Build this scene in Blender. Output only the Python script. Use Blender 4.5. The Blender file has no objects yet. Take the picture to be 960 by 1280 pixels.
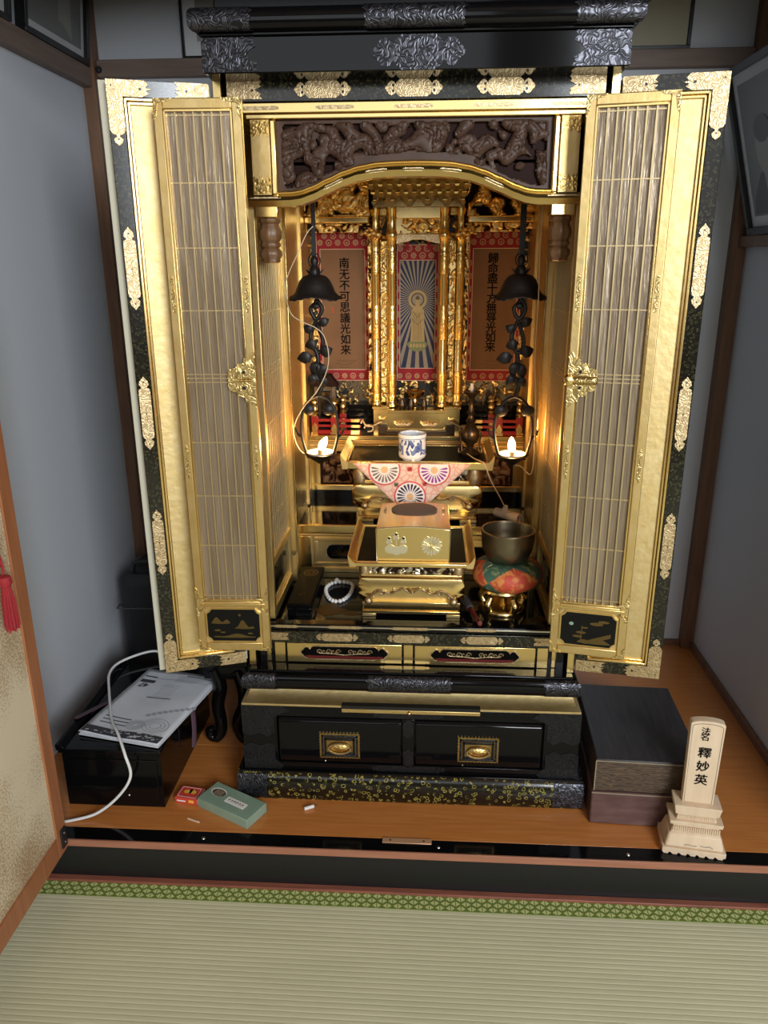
import bpy, bmesh, math, random
from mathutils import Vector, Matrix, noise
R = math.radians
PI = math.pi
SC = bpy.context.scene
COL = SC.collection
random.seed(7)

# ---------------------------------------------------------------- camera
YAW, PITCH, ROLL = R(3.436), R(18.012), R(-0.265)
fw = Vector((-math.sin(YAW)*math.cos(PITCH), math.cos(YAW)*math.cos(PITCH), -math.sin(PITCH)))
rt = Vector((math.cos(YAW), math.sin(YAW), 0)); up = rt.cross(fw)
rt2 = rt*math.cos(ROLL) + up*math.sin(ROLL); up2 = up*math.cos(ROLL) - rt*math.sin(ROLL)
cam = bpy.data.objects.new('camera', bpy.data.cameras.new('camera'))
COL.objects.link(cam)
cam.data.sensor_fit = 'HORIZONTAL'; cam.data.sensor_width = 36.0
cam.data.lens = 36.0*961/960; cam.data.clip_start = 0.02
m4 = Matrix((rt2, up2, -fw)).transposed().to_4x4(); m4.translation = (0.0312, -1.3082, 1.0528)
cam.matrix_world = m4
SC.camera = cam

# ---------------------------------------------------------------- world, window light, exposure
wd = bpy.data.worlds.new('world'); SC.world = wd; wd.use_nodes = True
bg = wd.node_tree.nodes['Background']; bg.inputs[0].default_value = (0.78, 0.88, 1.0, 1); bg.inputs[1].default_value = 0.05
# daylight through the two window openings of the wall behind the camera (wall_room_rear)
def window_light(name, x, z, sx, sz, power, col):
    l = bpy.data.lights.new(name, 'AREA'); l.shape = 'RECTANGLE'; l.size = sx; l.size_y = sz; l.energy = power; l.color = col
    o = bpy.data.objects.new(name, l); COL.objects.link(o); o.location = (x, -3.69, z); o.rotation_euler = (R(90), 0, 0)
window_light('window_rear_right_offscreen', 1.575, 1.775, 1.35, 1.35, 175, (0.88, 0.94, 1.0))
window_light('window_rear_offscreen', -0.5, 1.775, 1.7, 1.35, 14, (0.92, 0.96, 1.0))
vs = SC.view_settings
vs.view_transform = 'Standard'; vs.look = 'None'; vs.exposure = -0.22; vs.gamma = 1.0; vs.use_curve_mapping = False

# ---------------------------------------------------------------- materials
MATS = {}
def nodes(m):
    nt = m.node_tree; return nt, nt.nodes['Principled BSDF']
def mat(name, col, rough=0.5, metal=0.0, coat=0.0, bump=None, var=None, spec=None, emit=None, alpha=None, stretch=None):
    """bump=(kind, scale, strength, distance); var=(kind, scale, colour2, lo, hi)"""
    m = bpy.data.materials.new(name); m.use_nodes = True; nt, b = nodes(m)
    c4 = (*col, 1) if len(col) == 3 else col
    b.inputs['Base Color'].default_value = c4; b.inputs['Roughness'].default_value = rough; b.inputs['Metallic'].default_value = metal
    if coat: b.inputs['Coat Weight'].default_value = coat; b.inputs['Coat Roughness'].default_value = 0.04
    if spec is not None: b.inputs['Specular IOR Level'].default_value = spec
    if emit: b.inputs['Emission Color'].default_value = (*emit[0], 1); b.inputs['Emission Strength'].default_value = emit[1]
    if alpha is not None: b.inputs['Alpha'].default_value = alpha
    N = nt.nodes.new; L = nt.links.new
    tc = N('ShaderNodeTexCoord'); vec = tc.outputs['Object']
    if stretch:
        mp = N('ShaderNodeMapping'); mp.inputs['Scale'].default_value = stretch; L(vec, mp.inputs[0]); vec = mp.outputs[0]
    def tex(kind, scale):
        if kind == 'voronoi':
            t = N('ShaderNodeTexVoronoi'); t.feature = 'SMOOTH_F1'; t.inputs['Scale'].default_value = scale; L(vec, t.inputs['Vector']); return t.outputs['Distance']
        if kind == 'edge':
            t = N('ShaderNodeTexVoronoi'); t.feature = 'DISTANCE_TO_EDGE'; t.inputs['Scale'].default_value = scale; L(vec, t.inputs['Vector']); return t.outputs['Distance']
        if kind == 'scroll':
            t = N('ShaderNodeTexWave'); t.wave_type = 'RINGS'; t.inputs['Scale'].default_value = scale; t.inputs['Distortion'].default_value = 9
            t.inputs['Detail'].default_value = 1.0; t.inputs['Detail Scale'].default_value = 2.2; L(vec, t.inputs['Vector']); return t.outputs['Fac']
        if kind == 'arab':
            t = N('ShaderNodeTexNoise'); t.inputs['Scale'].default_value = scale; t.inputs['Detail'].default_value = 0; t.inputs['Distortion'].default_value = 0.8; L(vec, t.inputs['Vector'])
            q = N('ShaderNodeMath'); q.operation = 'MULTIPLY'; q.inputs[1].default_value = 34; L(t.outputs['Fac'], q.inputs[0])
            q2 = N('ShaderNodeMath'); q2.operation = 'SINE'; L(q.outputs[0], q2.inputs[0])
            q3 = N('ShaderNodeMath'); q3.operation = 'MULTIPLY_ADD'; q3.inputs[1].default_value = .5; q3.inputs[2].default_value = .5; L(q2.outputs[0], q3.inputs[0]); return q3.outputs[0]
        t = N('ShaderNodeTexNoise'); t.inputs['Scale'].default_value = scale; t.inputs['Detail'].default_value = 4; L(vec, t.inputs['Vector']); return t.outputs['Fac']
    if var:
        r = N('ShaderNodeValToRGB'); r.color_ramp.elements[0].position = var[3]; r.color_ramp.elements[1].position = var[4]
        r.color_ramp.elements[0].color = c4; r.color_ramp.elements[1].color = (*var[2], 1)
        L(tex(var[0], var[1]), r.inputs[0]); L(r.outputs[0], b.inputs['Base Color'])
    if bump:
        bp = N('ShaderNodeBump'); bp.inputs['Strength'].default_value = bump[2]; bp.inputs['Distance'].default_value = bump[3]
        L(tex(bump[0], bump[1]), bp.inputs['Height']); L(bp.outputs[0], b.inputs['Normal'])
    MATS[name] = m
    return m
mat('gold_leaf', (0.74, 0.53, 0.21), 0.40, 1.0, bump=('noise', 55, 0.2, 0.003), var=('noise', 30, (0.80, 0.60, 0.28), .35, .7))
mat('gold_polish', (0.82, 0.60, 0.25), 0.22, 1.0, bump=('noise', 40, 0.08, 0.002))
mat('gold_panel', (0.72, 0.54, 0.24), 0.52, 1.0, bump=('noise', 90, 0.2, 0.003), var=('noise', 60, (0.78, 0.62, 0.32), .35, .7))
mat('antique_brass', (0.50, 0.33, 0.11), 0.36, 1.0, bump=('noise', 120, 0.4, 0.002))
mat('gold_engraved', (0.46, 0.325, 0.165), 0.45, 1.0, bump=('arab', 100, 0.28, 0.0008), var=('arab', 100, (0.66, 0.51, 0.30), .10, .60))
mat('gold_arab', (0.50, 0.345, 0.13), 0.36, 1.0, bump=('arab', 80, 0.4, 0.001), var=('arab', 80, (0.78, 0.59, 0.26), .10, .60))
mat('gold_carved', (0.80, 0.56, 0.20), 0.30, 1.0, bump=('voronoi', 260, 0.5, 0.0015), var=('voronoi', 260, (0.64, 0.43, 0.14), .35, .65))
mat('brass_box', (0.80, 0.60, 0.26), 0.22, 1.0, bump=('noise', 25, 0.05, 0.002))
mat('silver_etch', (0.88, 0.80, 0.60), 0.35, 1.0)
mat('black_lacquer', (0.0035, 0.0035, 0.004), 0.09, spec=0.26)
mat('black_inlay', (0.003, 0.0025, 0.0025), 0.45, spec=0.05)
mat('black_satin', (0.010, 0.010, 0.011), 0.35)
mat('dark_metal', (0.028, 0.028, 0.033), 0.32, 0.8, bump=('arab', 75, 0.40, 0.0009), var=('arab', 75, (0.075, 0.075, 0.086), .2, .8))
mat('dark_plate', (0.009, 0.009, 0.011), 0.32, 0.4, bump=('arab', 60, 0.22, 0.0008), var=('arab', 60, (0.019, 0.019, 0.022), .2, .8))
mat('bronze', (0.09, 0.065, 0.045), 0.32, 0.85, bump=('noise', 80, 0.25, 0.002))
mat('black_iron', (0.030, 0.026, 0.024), 0.45, 0.6, bump=('noise', 120, 0.35, 0.001))
mat('bell_bronze', (0.22, 0.185, 0.12), 0.32, 0.95, var=('noise', 14, (0.28, 0.235, 0.15), .35, .7))
mat('carved_wood', (0.055, 0.028, 0.018), 0.45, spec=0.3, var=('noise', 40, (0.085, 0.046, 0.031), .3, .7))
mat('wood_back', (0.020, 0.006, 0.004), 0.6, spec=0.12)
mat('pendant_wood', (0.20, 0.105, 0.045), 0.40, var=('noise', 50, (0.13, 0.062, 0.026), .4, .65))
mat('red_lacquer', (0.33, 0.012, 0.014), 0.22, coat=0.5)
mat('dark_red', (0.11, 0.006, 0.008), 0.3)
mat('makie_gold', (0.17, 0.115, 0.040), 0.55, 1.0)
mat('red_brocade', (0.30, 0.008, 0.016), 0.75, bump=('noise', 500, 0.3, 0.001))
mat('crest_gold', (0.42, 0.23, 0.12), 0.6)
mat('scroll_silk', (0.17, 0.080, 0.030), 0.70, var=('noise', 12, (0.21, 0.102, 0.042), .3, .7))
mat('ink', (0.006, 0.005, 0.005), 0.8, spec=0.1)
mat('ink_faint', (0.13, 0.07, 0.035), 0.7)
mat('seal_red', (0.34, 0.07, 0.03), 0.7)
mat('deep_blue', (0.004, 0.007, 0.055), 0.6)
mat('ray_gold', (0.27, 0.225, 0.14), 0.55)
mat('icon_gold', (0.40, 0.28, 0.09), 0.5, bump=('edge', 400, 0.4, 0.001))
mat('icon_dark', (0.10, 0.055, 0.02), 0.5)
mat('icon_green', (0.16, 0.18, 0.055), 0.5)
mat('pale_edge', (0.75, 0.50, 0.36), 0.7)
mat('gauze', (0.235, 0.170, 0.105), 0.30, 0.35, bump=('noise', 30, 0.5, 0.006), var=('noise', 22, (0.32, 0.25, 0.175), .35, .7), stretch=(3, 3, 0.3))
mat('lattice_bar', (0.62, 0.48, 0.26), 0.38, 0.85)
mat('door_edge_cream', (0.58, 0.55, 0.42), 0.6)
mat('porcelain', (0.78, 0.80, 0.82), 0.12, coat=0.6)
mat('cobalt', (0.03, 0.06, 0.22), 0.15, coat=0.6, var=('noise', 70, (0.16, 0.22, 0.42), .4, .6))
mat('ash', (0.36, 0.34, 0.32), 0.95, bump=('noise', 300, 0.6, 0.002))
mat('cloth_pink', (0.76, 0.38, 0.29), 0.75, var=('edge', 70, (0.83, 0.60, 0.46), .02, .12), bump=('noise', 600, .3, .0006))
mat('cloth_white', (0.86, 0.78, 0.72), 0.8)
mat('cloth_red', (0.70, 0.10, 0.09), 0.8)
mat('cloth_navy', (0.030, 0.025, 0.07), 0.8)
mat('cloth_gold', (0.74, 0.46, 0.22), 0.7)
mat('cloth_violet', (0.30, 0.05, 0.30), 0.8)
mat('cloth_grey', (0.20, 0.17, 0.13), 0.8)
mat('cushion_red', (0.58, 0.075, 0.035), 0.6, var=('noise', 70, (0.72, 0.26, 0.07), .48, .62), bump=('noise', 160, .5, .002))
mat('cushion_green', (0.055, 0.13, 0.085), 0.55, var=('noise', 80, (0.32, 0.34, 0.14), .52, .68), bump=('noise', 160, .5, .002))
mat('disc_brown', (0.16, 0.12, 0.09), 0.7)
mat('bead_white', (0.86, 0.85, 0.82), 0.2, coat=0.4)
mat('striker_red', (0.13, 0.012, 0.012), 0.28, coat=0.4)
mat('striker_grip', (0.05, 0.05, 0.055), 0.6)
mat('ivory_plastic', (0.82, 0.70, 0.60), 0.45)
mat('cord_pale', (0.72, 0.58, 0.38), 0.5)
mat('cord_white', (0.82, 0.82, 0.80), 0.4)
mat('bulb_glow', (1.0, 0.85, 0.6), 0.4, emit=((1.0, 0.58, 0.22), 380.0))
mat('dish_white', (0.80, 0.72, 0.60), 0.3)
mat('silver_trim', (0.62, 0.58, 0.48), 0.28, 1.0)
mat('plaster', (0.60, 0.62, 0.66), 0.9, bump=('noise', 220, 0.12, 0.002))
mat('plaster_room', (0.26, 0.22, 0.17), 0.9)
mat('wood_post', (0.17, 0.085, 0.045), 0.5, var=('noise', 10, (0.24, 0.125, 0.07), .35, .7), stretch=(8, 8, 0.8))
mat('wood_rail', (0.19, 0.13, 0.10), 0.55, var=('noise', 10, (0.25, 0.175, 0.14), .35, .7), stretch=(0.8, 0.8, 8))
mat('alcove_board', (0.50, 0.170, 0.036), 0.30, coat=0.2, var=('noise', 9, (0.58, 0.225, 0.058), .35, .7), stretch=(1.0, 14, 14))
mat('sill_strip', (0.40, 0.17, 0.10), 0.35, coat=0.3, stretch=(1, 10, 10), var=('noise', 8, (0.33, 0.13, 0.075), .4, .7))
mat('brass_wood', (0.62, 0.36, 0.20), 0.3, 0.3)
mat('skirt_wood', (0.30, 0.105, 0.065), 0.4, stretch=(1, 10, 10), var=('noise', 8, (0.20, 0.065, 0.042), .4, .7))
mat('tatami', (0.60, 0.585, 0.385), 0.75, var=('noise', 5, (0.66, 0.64, 0.43), .3, .7), bump=('noise', 400, 0.2, 0.0006), stretch=(1, 6, 1))
mat('border_green', (0.15, 0.21, 0.035), 0.75)
mat('border_motif', (0.58, 0.63, 0.26), 0.75)
mat('door_wood', (0.42, 0.17, 0.075), 0.45, var=('noise', 8, (0.34, 0.125, 0.05), .35, .7), stretch=(10, 10, 0.8))
mat('tassel_red', (0.36, 0.020, 0.028), 0.7, bump=('noise', 200, .5, .002))
mat('iron_black', (0.015, 0.015, 0.016), 0.5)
mat('newsprint', (0.66, 0.68, 0.72), 0.85)
mat('news_ink', (0.05, 0.05, 0.06), 0.8)
mat('news_grey', (0.40, 0.42, 0.46), 0.85)
mat('match_red', (0.62, 0.06, 0.04), 0.5)
mat('match_yellow', (0.85, 0.50, 0.05), 0.5)
mat('white_card', (0.82, 0.80, 0.76), 0.6)
mat('incense_green', (0.22, 0.33, 0.24), 0.28, coat=0.3, var=('noise', 25, (0.28, 0.39, 0.30), .35, .7))
mat('incense_brown', (0.10, 0.055, 0.03), 0.7)
mat('pale_wood', (0.72, 0.54, 0.36), 0.55, var=('noise', 10, (0.78, 0.62, 0.44), .35, .7), stretch=(6, 6, 1))
mat('lid_wood', (0.022, 0.020, 0.022), 0.38, var=('noise', 12, (0.042, 0.036, 0.036), .35, .7), stretch=(12, 1, 1))
mat('lid_side', (0.060, 0.040, 0.030), 0.4, var=('scroll', 26, (0.12, 0.080, 0.050), .45, .75), stretch=(.8, .8, 2.6))
mat('base_side', (0.10, 0.050, 0.045), 0.4, var=('noise', 30, (0.15, 0.085, 0.075), .4, .7), stretch=(.6, 1, 2.5))
mat('edge_worn', (0.30, 0.24, 0.17), 0.5)
mat('photo_grey', (0.20, 0.20, 0.195), 0.3, var=('noise', 5, (0.25, 0.25, 0.245), .3, .7))
mat('photo_pale', (0.36, 0.35, 0.32), 0.3)
mat('photo_dark', (0.085, 0.085, 0.085), 0.3)
mat('photo_mat', (0.72, 0.73, 0.74), 0.6)
mat('frame_black', (0.012, 0.012, 0.013), 0.3)
mat('picture_tan', (0.40, 0.36, 0.26), 0.6)
mat('strap_purple', (0.10, 0.055, 0.075), 0.6)
mat('ceiling_wood', (0.26, 0.18, 0.12), 0.7)

def makie(name='makie', sc=95, gold=(.30, .25, .055, 1)):
    m = bpy.data.materials.new(name); m.use_nodes = True; nt, b = nodes(m); N = nt.nodes.new; L = nt.links.new
    tc = N('ShaderNodeTexCoord')
    nz = N('ShaderNodeTexNoise'); nz.inputs['Scale'].default_value = 90; nz.inputs['Detail'].default_value = 2; L(tc.outputs['Object'], nz.inputs['Vector'])
    mx = N('ShaderNodeVectorMath'); mx.operation = 'MULTIPLY_ADD'; L(nz.outputs['Color'], mx.inputs[0]); mx.inputs[1].default_value = (.9/sc,)*3; L(tc.outputs['Object'], mx.inputs[2])
    v = N('ShaderNodeTexVoronoi'); v.inputs['Scale'].default_value = sc; L(mx.outputs[0], v.inputs['Vector'])
    r = N('ShaderNodeValToRGB'); e = r.color_ramp.elements
    e[0].position = 0.0; e[0].color = (.008, .007, .004, 1); e[1].position = 0.24; e[1].color = (.010, .008, .004, 1)
    for p, c in ((0.29, gold), (0.35, gold), (0.41, (.008, .007, .004, 1))):
        n = e.new(p); n.color = c
    L(v.outputs['Distance'], r.inputs[0])
    n2 = N('ShaderNodeTexNoise'); n2.inputs['Scale'].default_value = 45; L(tc.outputs['Object'], n2.inputs['Vector'])
    r2 = N('ShaderNodeValToRGB'); r2.color_ramp.elements[0].position = .36; r2.color_ramp.elements[1].position = .48; L(n2.outputs['Fac'], r2.inputs[0])
    mix = N('ShaderNodeMix'); mix.data_type = 'RGBA'; L(r2.outputs[0], mix.inputs['Factor']); mix.inputs['A'].default_value = (.012, .010, .005, 1); L(r.outputs[0], mix.inputs['B'])
    L(mix.outputs['Result'], b.inputs['Base Color']); b.inputs['Roughness'].default_value = .16; b.inputs['Coat Weight'].default_value = 0
    MATS[name] = m
makie()
makie('makie_fine', 190, (.075, .068, .030, 1))
def paper_door():
    m = bpy.data.materials.new('door_paper'); m.use_nodes = True; nt, b = nodes(m); N = nt.nodes.new; L = nt.links.new
    tc = N('ShaderNodeTexCoord')
    n1 = N('ShaderNodeTexNoise'); n1.inputs['Scale'].default_value = 4.2; n1.inputs['Detail'].default_value = 3; L(tc.outputs['Object'], n1.inputs['Vector'])
    n2 = N('ShaderNodeTexNoise'); n2.inputs['Scale'].default_value = 260; n2.inputs['Detail'].default_value = 2; L(tc.outputs['Object'], n2.inputs['Vector'])
    ad = N('ShaderNodeMath'); ad.operation = 'MULTIPLY_ADD'; L(n2.outputs['Fac'], ad.inputs[0]); ad.inputs[1].default_value = .55; L(n1.outputs['Fac'], ad.inputs[2])
    r = N('ShaderNodeValToRGB'); r.color_ramp.elements[0].position = .68; r.color_ramp.elements[0].color = (.74, .64, .46, 1)
    r.color_ramp.elements[1].position = .90; r.color_ramp.elements[1].color = (.36, .22, .10, 1)
    L(ad.outputs[0], r.inputs[0]); L(r.outputs[0], b.inputs['Base Color']); b.inputs['Roughness'].default_value = .85
    MATS['door_paper'] = m
paper_door()

# ---------------------------------------------------------------- mesh helpers
class MB:
    def __init__(s): s.v = []; s.f = []; s.mi = []; s.mats = []; s.cur = 0
    def use(s, name):
        if name not in s.mats: s.mats.append(name)
        s.cur = s.mats.index(name); return s
    def add(s, vs, fs):
        o = len(s.v); s.v += [tuple(p) for p in vs]; s.f += [tuple(i+o for i in f) for f in fs]; s.mi += [s.cur]*len(fs); return s
    def box(s, x0, x1, y0, y1, z0, z1):
        return s.add([(x0,y0,z0),(x1,y0,z0),(x1,y1,z0),(x0,y1,z0),(x0,y0,z1),(x1,y0,z1),(x1,y1,z1),(x0,y1,z1)],
                     [(0,3,2,1),(4,5,6,7),(0,1,5,4),(1,2,6,5),(2,3,7,6),(3,0,4,7)])
    def prism(s, poly, a, b, ax='Y'):
        n = len(poly)
        def P(p, t): return {'Y': (p[0], t, p[1]), 'X': (t, p[0], p[1]), 'Z': (p[0], p[1], t)}[ax]
        vs = [P(p, a) for p in poly] + [P(p, b) for p in poly]
        fs = [tuple(range(n)), tuple(range(2*n-1, n-1, -1))] + [(i, (i+1) % n, n+(i+1) % n, n+i) for i in range(n)]
        return s.add(vs, fs)
    def flat(s, poly, t, ax='Y'):
        def P(p): return {'Y': (p[0], t, p[1]), 'X': (t, p[0], p[1]), 'Z': (p[0], p[1], t)}[ax]
        return s.add([P(p) for p in poly], [tuple(range(len(poly)))])
    def lathe(s, prof, n=20, c=(0,0,0), sx=1, sy=1, ax='Z', wob=None):
        vs = []; fs = []; m = len(prof)
        for i in range(n):
            a = 2*PI*i/n; k = wob(a) if wob else 1
            for r, z in prof:
                q = (r*math.cos(a)*sx*k, r*math.sin(a)*sy*k, z)
                if ax == 'Y': q = (q[0], q[2], q[1])
                if ax == 'X': q = (q[2], q[0], q[1])
                vs.append((c[0]+q[0], c[1]+q[1], c[2]+q[2]))
        for i in range(n):
            j = (i+1) % n
            for k in range(m-1): fs.append((i*m+k, j*m+k, j*m+k+1, i*m+k+1))
        if prof[0][0] > 1e-6: fs.append(tuple(i*m for i in range(n-1, -1, -1)))
        if prof[-1][0] > 1e-6: fs.append(tuple(i*m+m-1 for i in range(n)))
        return s.add(vs, fs)
    def ball(s, c, r, n=10, m=6, sc=(1,1,1)):
        return s.lathe([(max(1e-7, r*math.sin(PI*k/m))*1.0, -r*math.cos(PI*k/m)*sc[2]) for k in range(m+1)], n, c, sc[0], sc[1])
    def tube(s, pts, r, n=8, closed=False, flat=1.0):
        pts = [Vector(p) for p in pts]; N = len(pts); vs = []; fs = []
        prev = None
        for i, p in enumerate(pts):
            if closed: t = pts[(i+1) % N] - pts[i-1]
            else: t = pts[min(i+1, N-1)] - pts[max(i-1, 0)]
            t.normalize()
            if prev is None:
                a = Vector((0,0,1)) if abs(t.z) < .9 else Vector((0,1,0)); u = t.cross(a).normalized()
            else:
                u = prev - t*prev.dot(t); u.normalize()
            prev = u; w = t.cross(u); rr = r[i] if isinstance(r, (list, tuple)) else r
            for k in range(n):
                a = 2*PI*k/n; vs.append(p + u*math.cos(a)*rr + w*math.sin(a)*rr*flat)
        for i in range(N if closed else N-1):
            j = (i+1) % N
            for k in range(n): fs.append((i*n+k, i*n+(k+1) % n, j*n+(k+1) % n, j*n+k))
        if not closed: fs += [tuple(range(n-1, -1, -1)), tuple((N-1)*n+k for k in range(n))]
        return s.add(vs, fs)
    def mesh(s, name, mats=None):
        me = bpy.data.meshes.new(name); me.from_pydata(s.v, [], s.f)
        for n in (s.mats or [mats]): me.materials.append(MATS[n])
        if len(s.mats) > 1: me.polygons.foreach_set('material_index', s.mi)
        bm = bmesh.new(); bm.from_mesh(me); bmesh.ops.recalc_face_normals(bm, faces=bm.faces); bm.to_mesh(me); bm.free()
        return me
    def build(s, name, mt=None, parent=None, loc=(0,0,0), rot=(0,0,0), smooth=None, bevel=0, seg=2):
        return put(name, s.mesh(name, mt), parent, loc, rot, smooth, bevel, seg)
def put(name, me, parent=None, loc=(0,0,0), rot=(0,0,0), smooth=None, bevel=0, seg=2):
    o = bpy.data.objects.new(name, me); COL.objects.link(o); o.location = loc; o.rotation_euler = rot
    if parent: o.parent = parent
    if smooth is not None or bevel:
        me.polygons.foreach_set('use_smooth', [True]*len(me.polygons)); me.set_sharp_from_angle(angle=R(smooth or 35))
    if bevel:
        b = o.modifiers.new('bevel', 'BEVEL'); b.width = bevel; b.segments = seg; b.limit_method = 'ANGLE'; b.angle_limit = R(35)
    return o
def bx(name, mt, parent, x0, x1, y0, y1, z0, z1, bevel=0.0):
    return MB().box(x0,x1,y0,y1,z0,z1).build(name, mt, parent, bevel=bevel)
def tag(o, label, cat, group=None):
    o['label'] = label; o['category'] = cat
    if group: o['group'] = group
    return o
def thing(name, label, cat, loc=(0,0,0), rz=0, group=None):
    o = bpy.data.objects.new(name, None); COL.objects.link(o); o.location = loc; o.rotation_euler = (0,0,rz); o.empty_display_size = .02
    return tag(o, label, cat, group)
def struct(o): o['kind'] = 'structure'; return o
def stuff(o): o['kind'] = 'stuff'; return o
def copy_tree(o, parent=None):
    c = o.copy(); COL.objects.link(c); c.parent = parent
    for ch in list(o.children): copy_tree(ch, c)
    return c
def curve_pts(ctrl, n=8, closed=False):
    """Catmull-Rom through control points"""
    P = [Vector(p) for p in ctrl]; N = len(P); out = []
    for i in range(N if closed else N-1):
        if closed: a, b, c, d = P[i-1], P[i], P[(i+1) % N], P[(i+2) % N]
        else: a, b, c, d = P[max(i-1,0)], P[i], P[i+1], P[min(i+2,N-1)]
        for k in range(n):
            t = k/n
            out.append(0.5*((2*b)+(c-a)*t+(2*a-5*b+4*c-d)*t*t+(3*b-a-3*c+d)*t**3))
    if not closed: out.append(P[-1])
    return out
def ell(cx, cz, rx, rz, n=24, a0=0, a1=2*PI):
    full = abs(a1-a0-2*PI) < 1e-6
    return [(cx+rx*math.cos(a0+(a1-a0)*i/(n if full else n-1)), cz+rz*math.sin(a0+(a1-a0)*i/(n if full else n-1))) for i in range(n)]
def text_mesh(body, size, shear=0.0, vertical=True, lead=1.0, mt='ink', bold=0.0, thick=0.0):
    """flat print in the XZ plane (facing -Y), stacked downward from z=0, centred on x=0"""
    c = bpy.data.curves.new('txt', 'FONT'); c.body = '\n'.join(body) if vertical else body
    c.size = size; c.space_line = lead; c.align_x = 'CENTER'; c.align_y = 'TOP' if vertical else 'CENTER'; c.resolution_u = 2; c.shear = shear; c.offset = bold
    o = bpy.data.objects.new('txt', c); COL.objects.link(o)
    dg = bpy.context.evaluated_depsgraph_get(); dg.update()
    me = bpy.data.meshes.new_from_object(o.evaluated_get(dg)); bpy.data.objects.remove(o); bpy.data.curves.remove(c)
    me.transform(Matrix.Rotation(R(90), 4, 'X'))
    if thick:
        V = [v.co.copy() for v in me.vertices]; F = [tuple(p.vertices) for p in me.polygons]; m = MB()
        for k, (dx, dz) in enumerate(((0,0),(1,0),(-1,0),(0,1),(0,-1),(.7,.7),(-.7,-.7))): m.add([(v.x+dx*thick, v.y-.00004*k, v.z+dz*thick*.7) for v in V], F)
        me = bpy.data.meshes.new('txt'); me.from_pydata(m.v, [], m.f)
    me.materials.clear(); me.materials.append(MATS[mt])
    return me
def swirl(x, z, s, seed):
    p = Vector((x*s, z*s, seed))
    w = Vector((noise.noise(p+Vector((3.1,0,0))), noise.noise(p+Vector((0,7.7,0))), 0))
    return noise.noise((p+w*1.1)*1.5)
def openwork(name, mt, parent, x0, x1, z0, z1, y, depth, s, thr, seed, nx, nz, inside=None, solid=None, ax='Y', thick=0.003, loc=(0,0,0)):
    """a pierced carved panel: relief where the swirl field is high, real holes where it is low"""
    vs = []; fs = []
    H = {}
    for i in range(nx+1):
        for j in range(nz+1):
            x = x0+(x1-x0)*i/nx; z = z0+(z1-z0)*j/nz; h = swirl(x, z, s, seed)
            edge = min(i, nx-i, j, nz-j)
            if edge < 1: h = max(h, thr+.12)
            if solid and solid(x, z): h = thr+.10
            H[i,j] = len(vs); d = depth*max(0, min(1, (h-thr)*2.6))**.6
            ridge = .18*depth*math.sin(h*34)
            vs.append((x, y-d-ridge, z) if ax == 'Y' else (y-d-ridge, x, z))
            H[i,j,'h'] = h
    for i in range(nx):
        for j in range(nz):
            h = (H[i,j,'h']+H[i+1,j,'h']+H[i,j+1,'h']+H[i+1,j+1,'h'])/4
            xc = x0+(x1-x0)*(i+.5)/nx; zc = z0+(z1-z0)*(j+.5)/nz
            if h < thr or (inside and not inside(xc, zc)): continue
            fs.append((H[i,j], H[i+1,j], H[i+1,j+1], H[i,j+1]))
    m = MB(); m.add(vs, fs); me = m.mesh(name, mt)
    bm = bmesh.new(); bm.from_mesh(me); bmesh.ops.delete(bm, geom=[v for v in bm.verts if not v.link_faces], context='VERTS'); bm.to_mesh(me); bm.free()
    o = put(name, me, parent, loc, smooth=60)
    so = o.modifiers.new('solid', 'SOLIDIFY'); so.thickness = thick; so.offset = -1 if ax == 'Y' else 1
    return o

def bulged(name, mt, parent, poly, bulge, z0, z1, thick, loc=(0,0,0), rot=(0,0,0)):
    """a board cut to an outline in XZ whose face swells towards -Y between z0 and z1"""
    bm = bmesh.new(); bm.faces.new([bm.verts.new((x, 0, z)) for x, z in poly]); bm.normal_update(); bmesh.ops.triangulate(bm, faces=bm.faces[:])
    for k in range(1, 12):
        z = z0+(z1-z0)*k/12; bmesh.ops.bisect_plane(bm, geom=bm.verts[:]+bm.edges[:]+bm.faces[:], plane_co=(0,0,z), plane_no=(0,0,1))
    xm = max(x for x, z in poly)
    for v in bm.verts:
        t = max(0, min(1, (v.co.z-z0)/(z1-z0))); e = max(0, (abs(v.co.x)/xm-.86)/.14)
        v.co.y = -bulge*math.sin(PI*min(1, t*.92+.08))**.8*(1-.6*e*e)
    bmesh.ops.recalc_face_normals(bm, faces=bm.faces)
    me = bpy.data.meshes.new(name); bm.to_mesh(me); bm.free(); me.materials.append(MATS[mt])
    if sum(p.normal.y for p in me.polygons) > 0: me.flip_normals()
    o = put(name, me, parent, loc, rot, smooth=60); so = o.modifiers.new('solid', 'SOLIDIFY'); so.thickness = thick; so.offset = -1
    return o

def holed_plate(name, mt, parent, x0, x1, z0, z1, cx, cz, rx, rz, y0, y1):
    """a board in XZ between y0 (front) and y1 with a real oval opening"""
    ang = sorted([2*PI*i/40 for i in range(40)] + [math.atan2(z-cz, x-cx) % (2*PI) for x in (x0, x1) for z in (z0, z1)])
    vs = []; fs = []; n = len(ang)
    for a in ang:
        c, s_ = math.cos(a), math.sin(a); ts = []
        if abs(c) > 1e-9: ts.append(((x1 if c > 0 else x0)-cx)/c)
        if abs(s_) > 1e-9: ts.append(((z1 if s_ > 0 else z0)-cz)/s_)
        r = min(ts)
        for y in (y0, y1): vs += [(cx+c*r, y, cz+s_*r), (cx+c*rx, y, cz+s_*rz)]
    for i in range(n):
        j = (i+1) % n; A, B = 4*i, 4*j
        fs += [(A, B, B+1, A+1), (A+2, A+3, B+3, B+2), (A+1, B+1, B+3, A+3), (A, A+2, B+2, B)]
    return MB().add(vs, fs).build(name, mt, parent)

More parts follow.
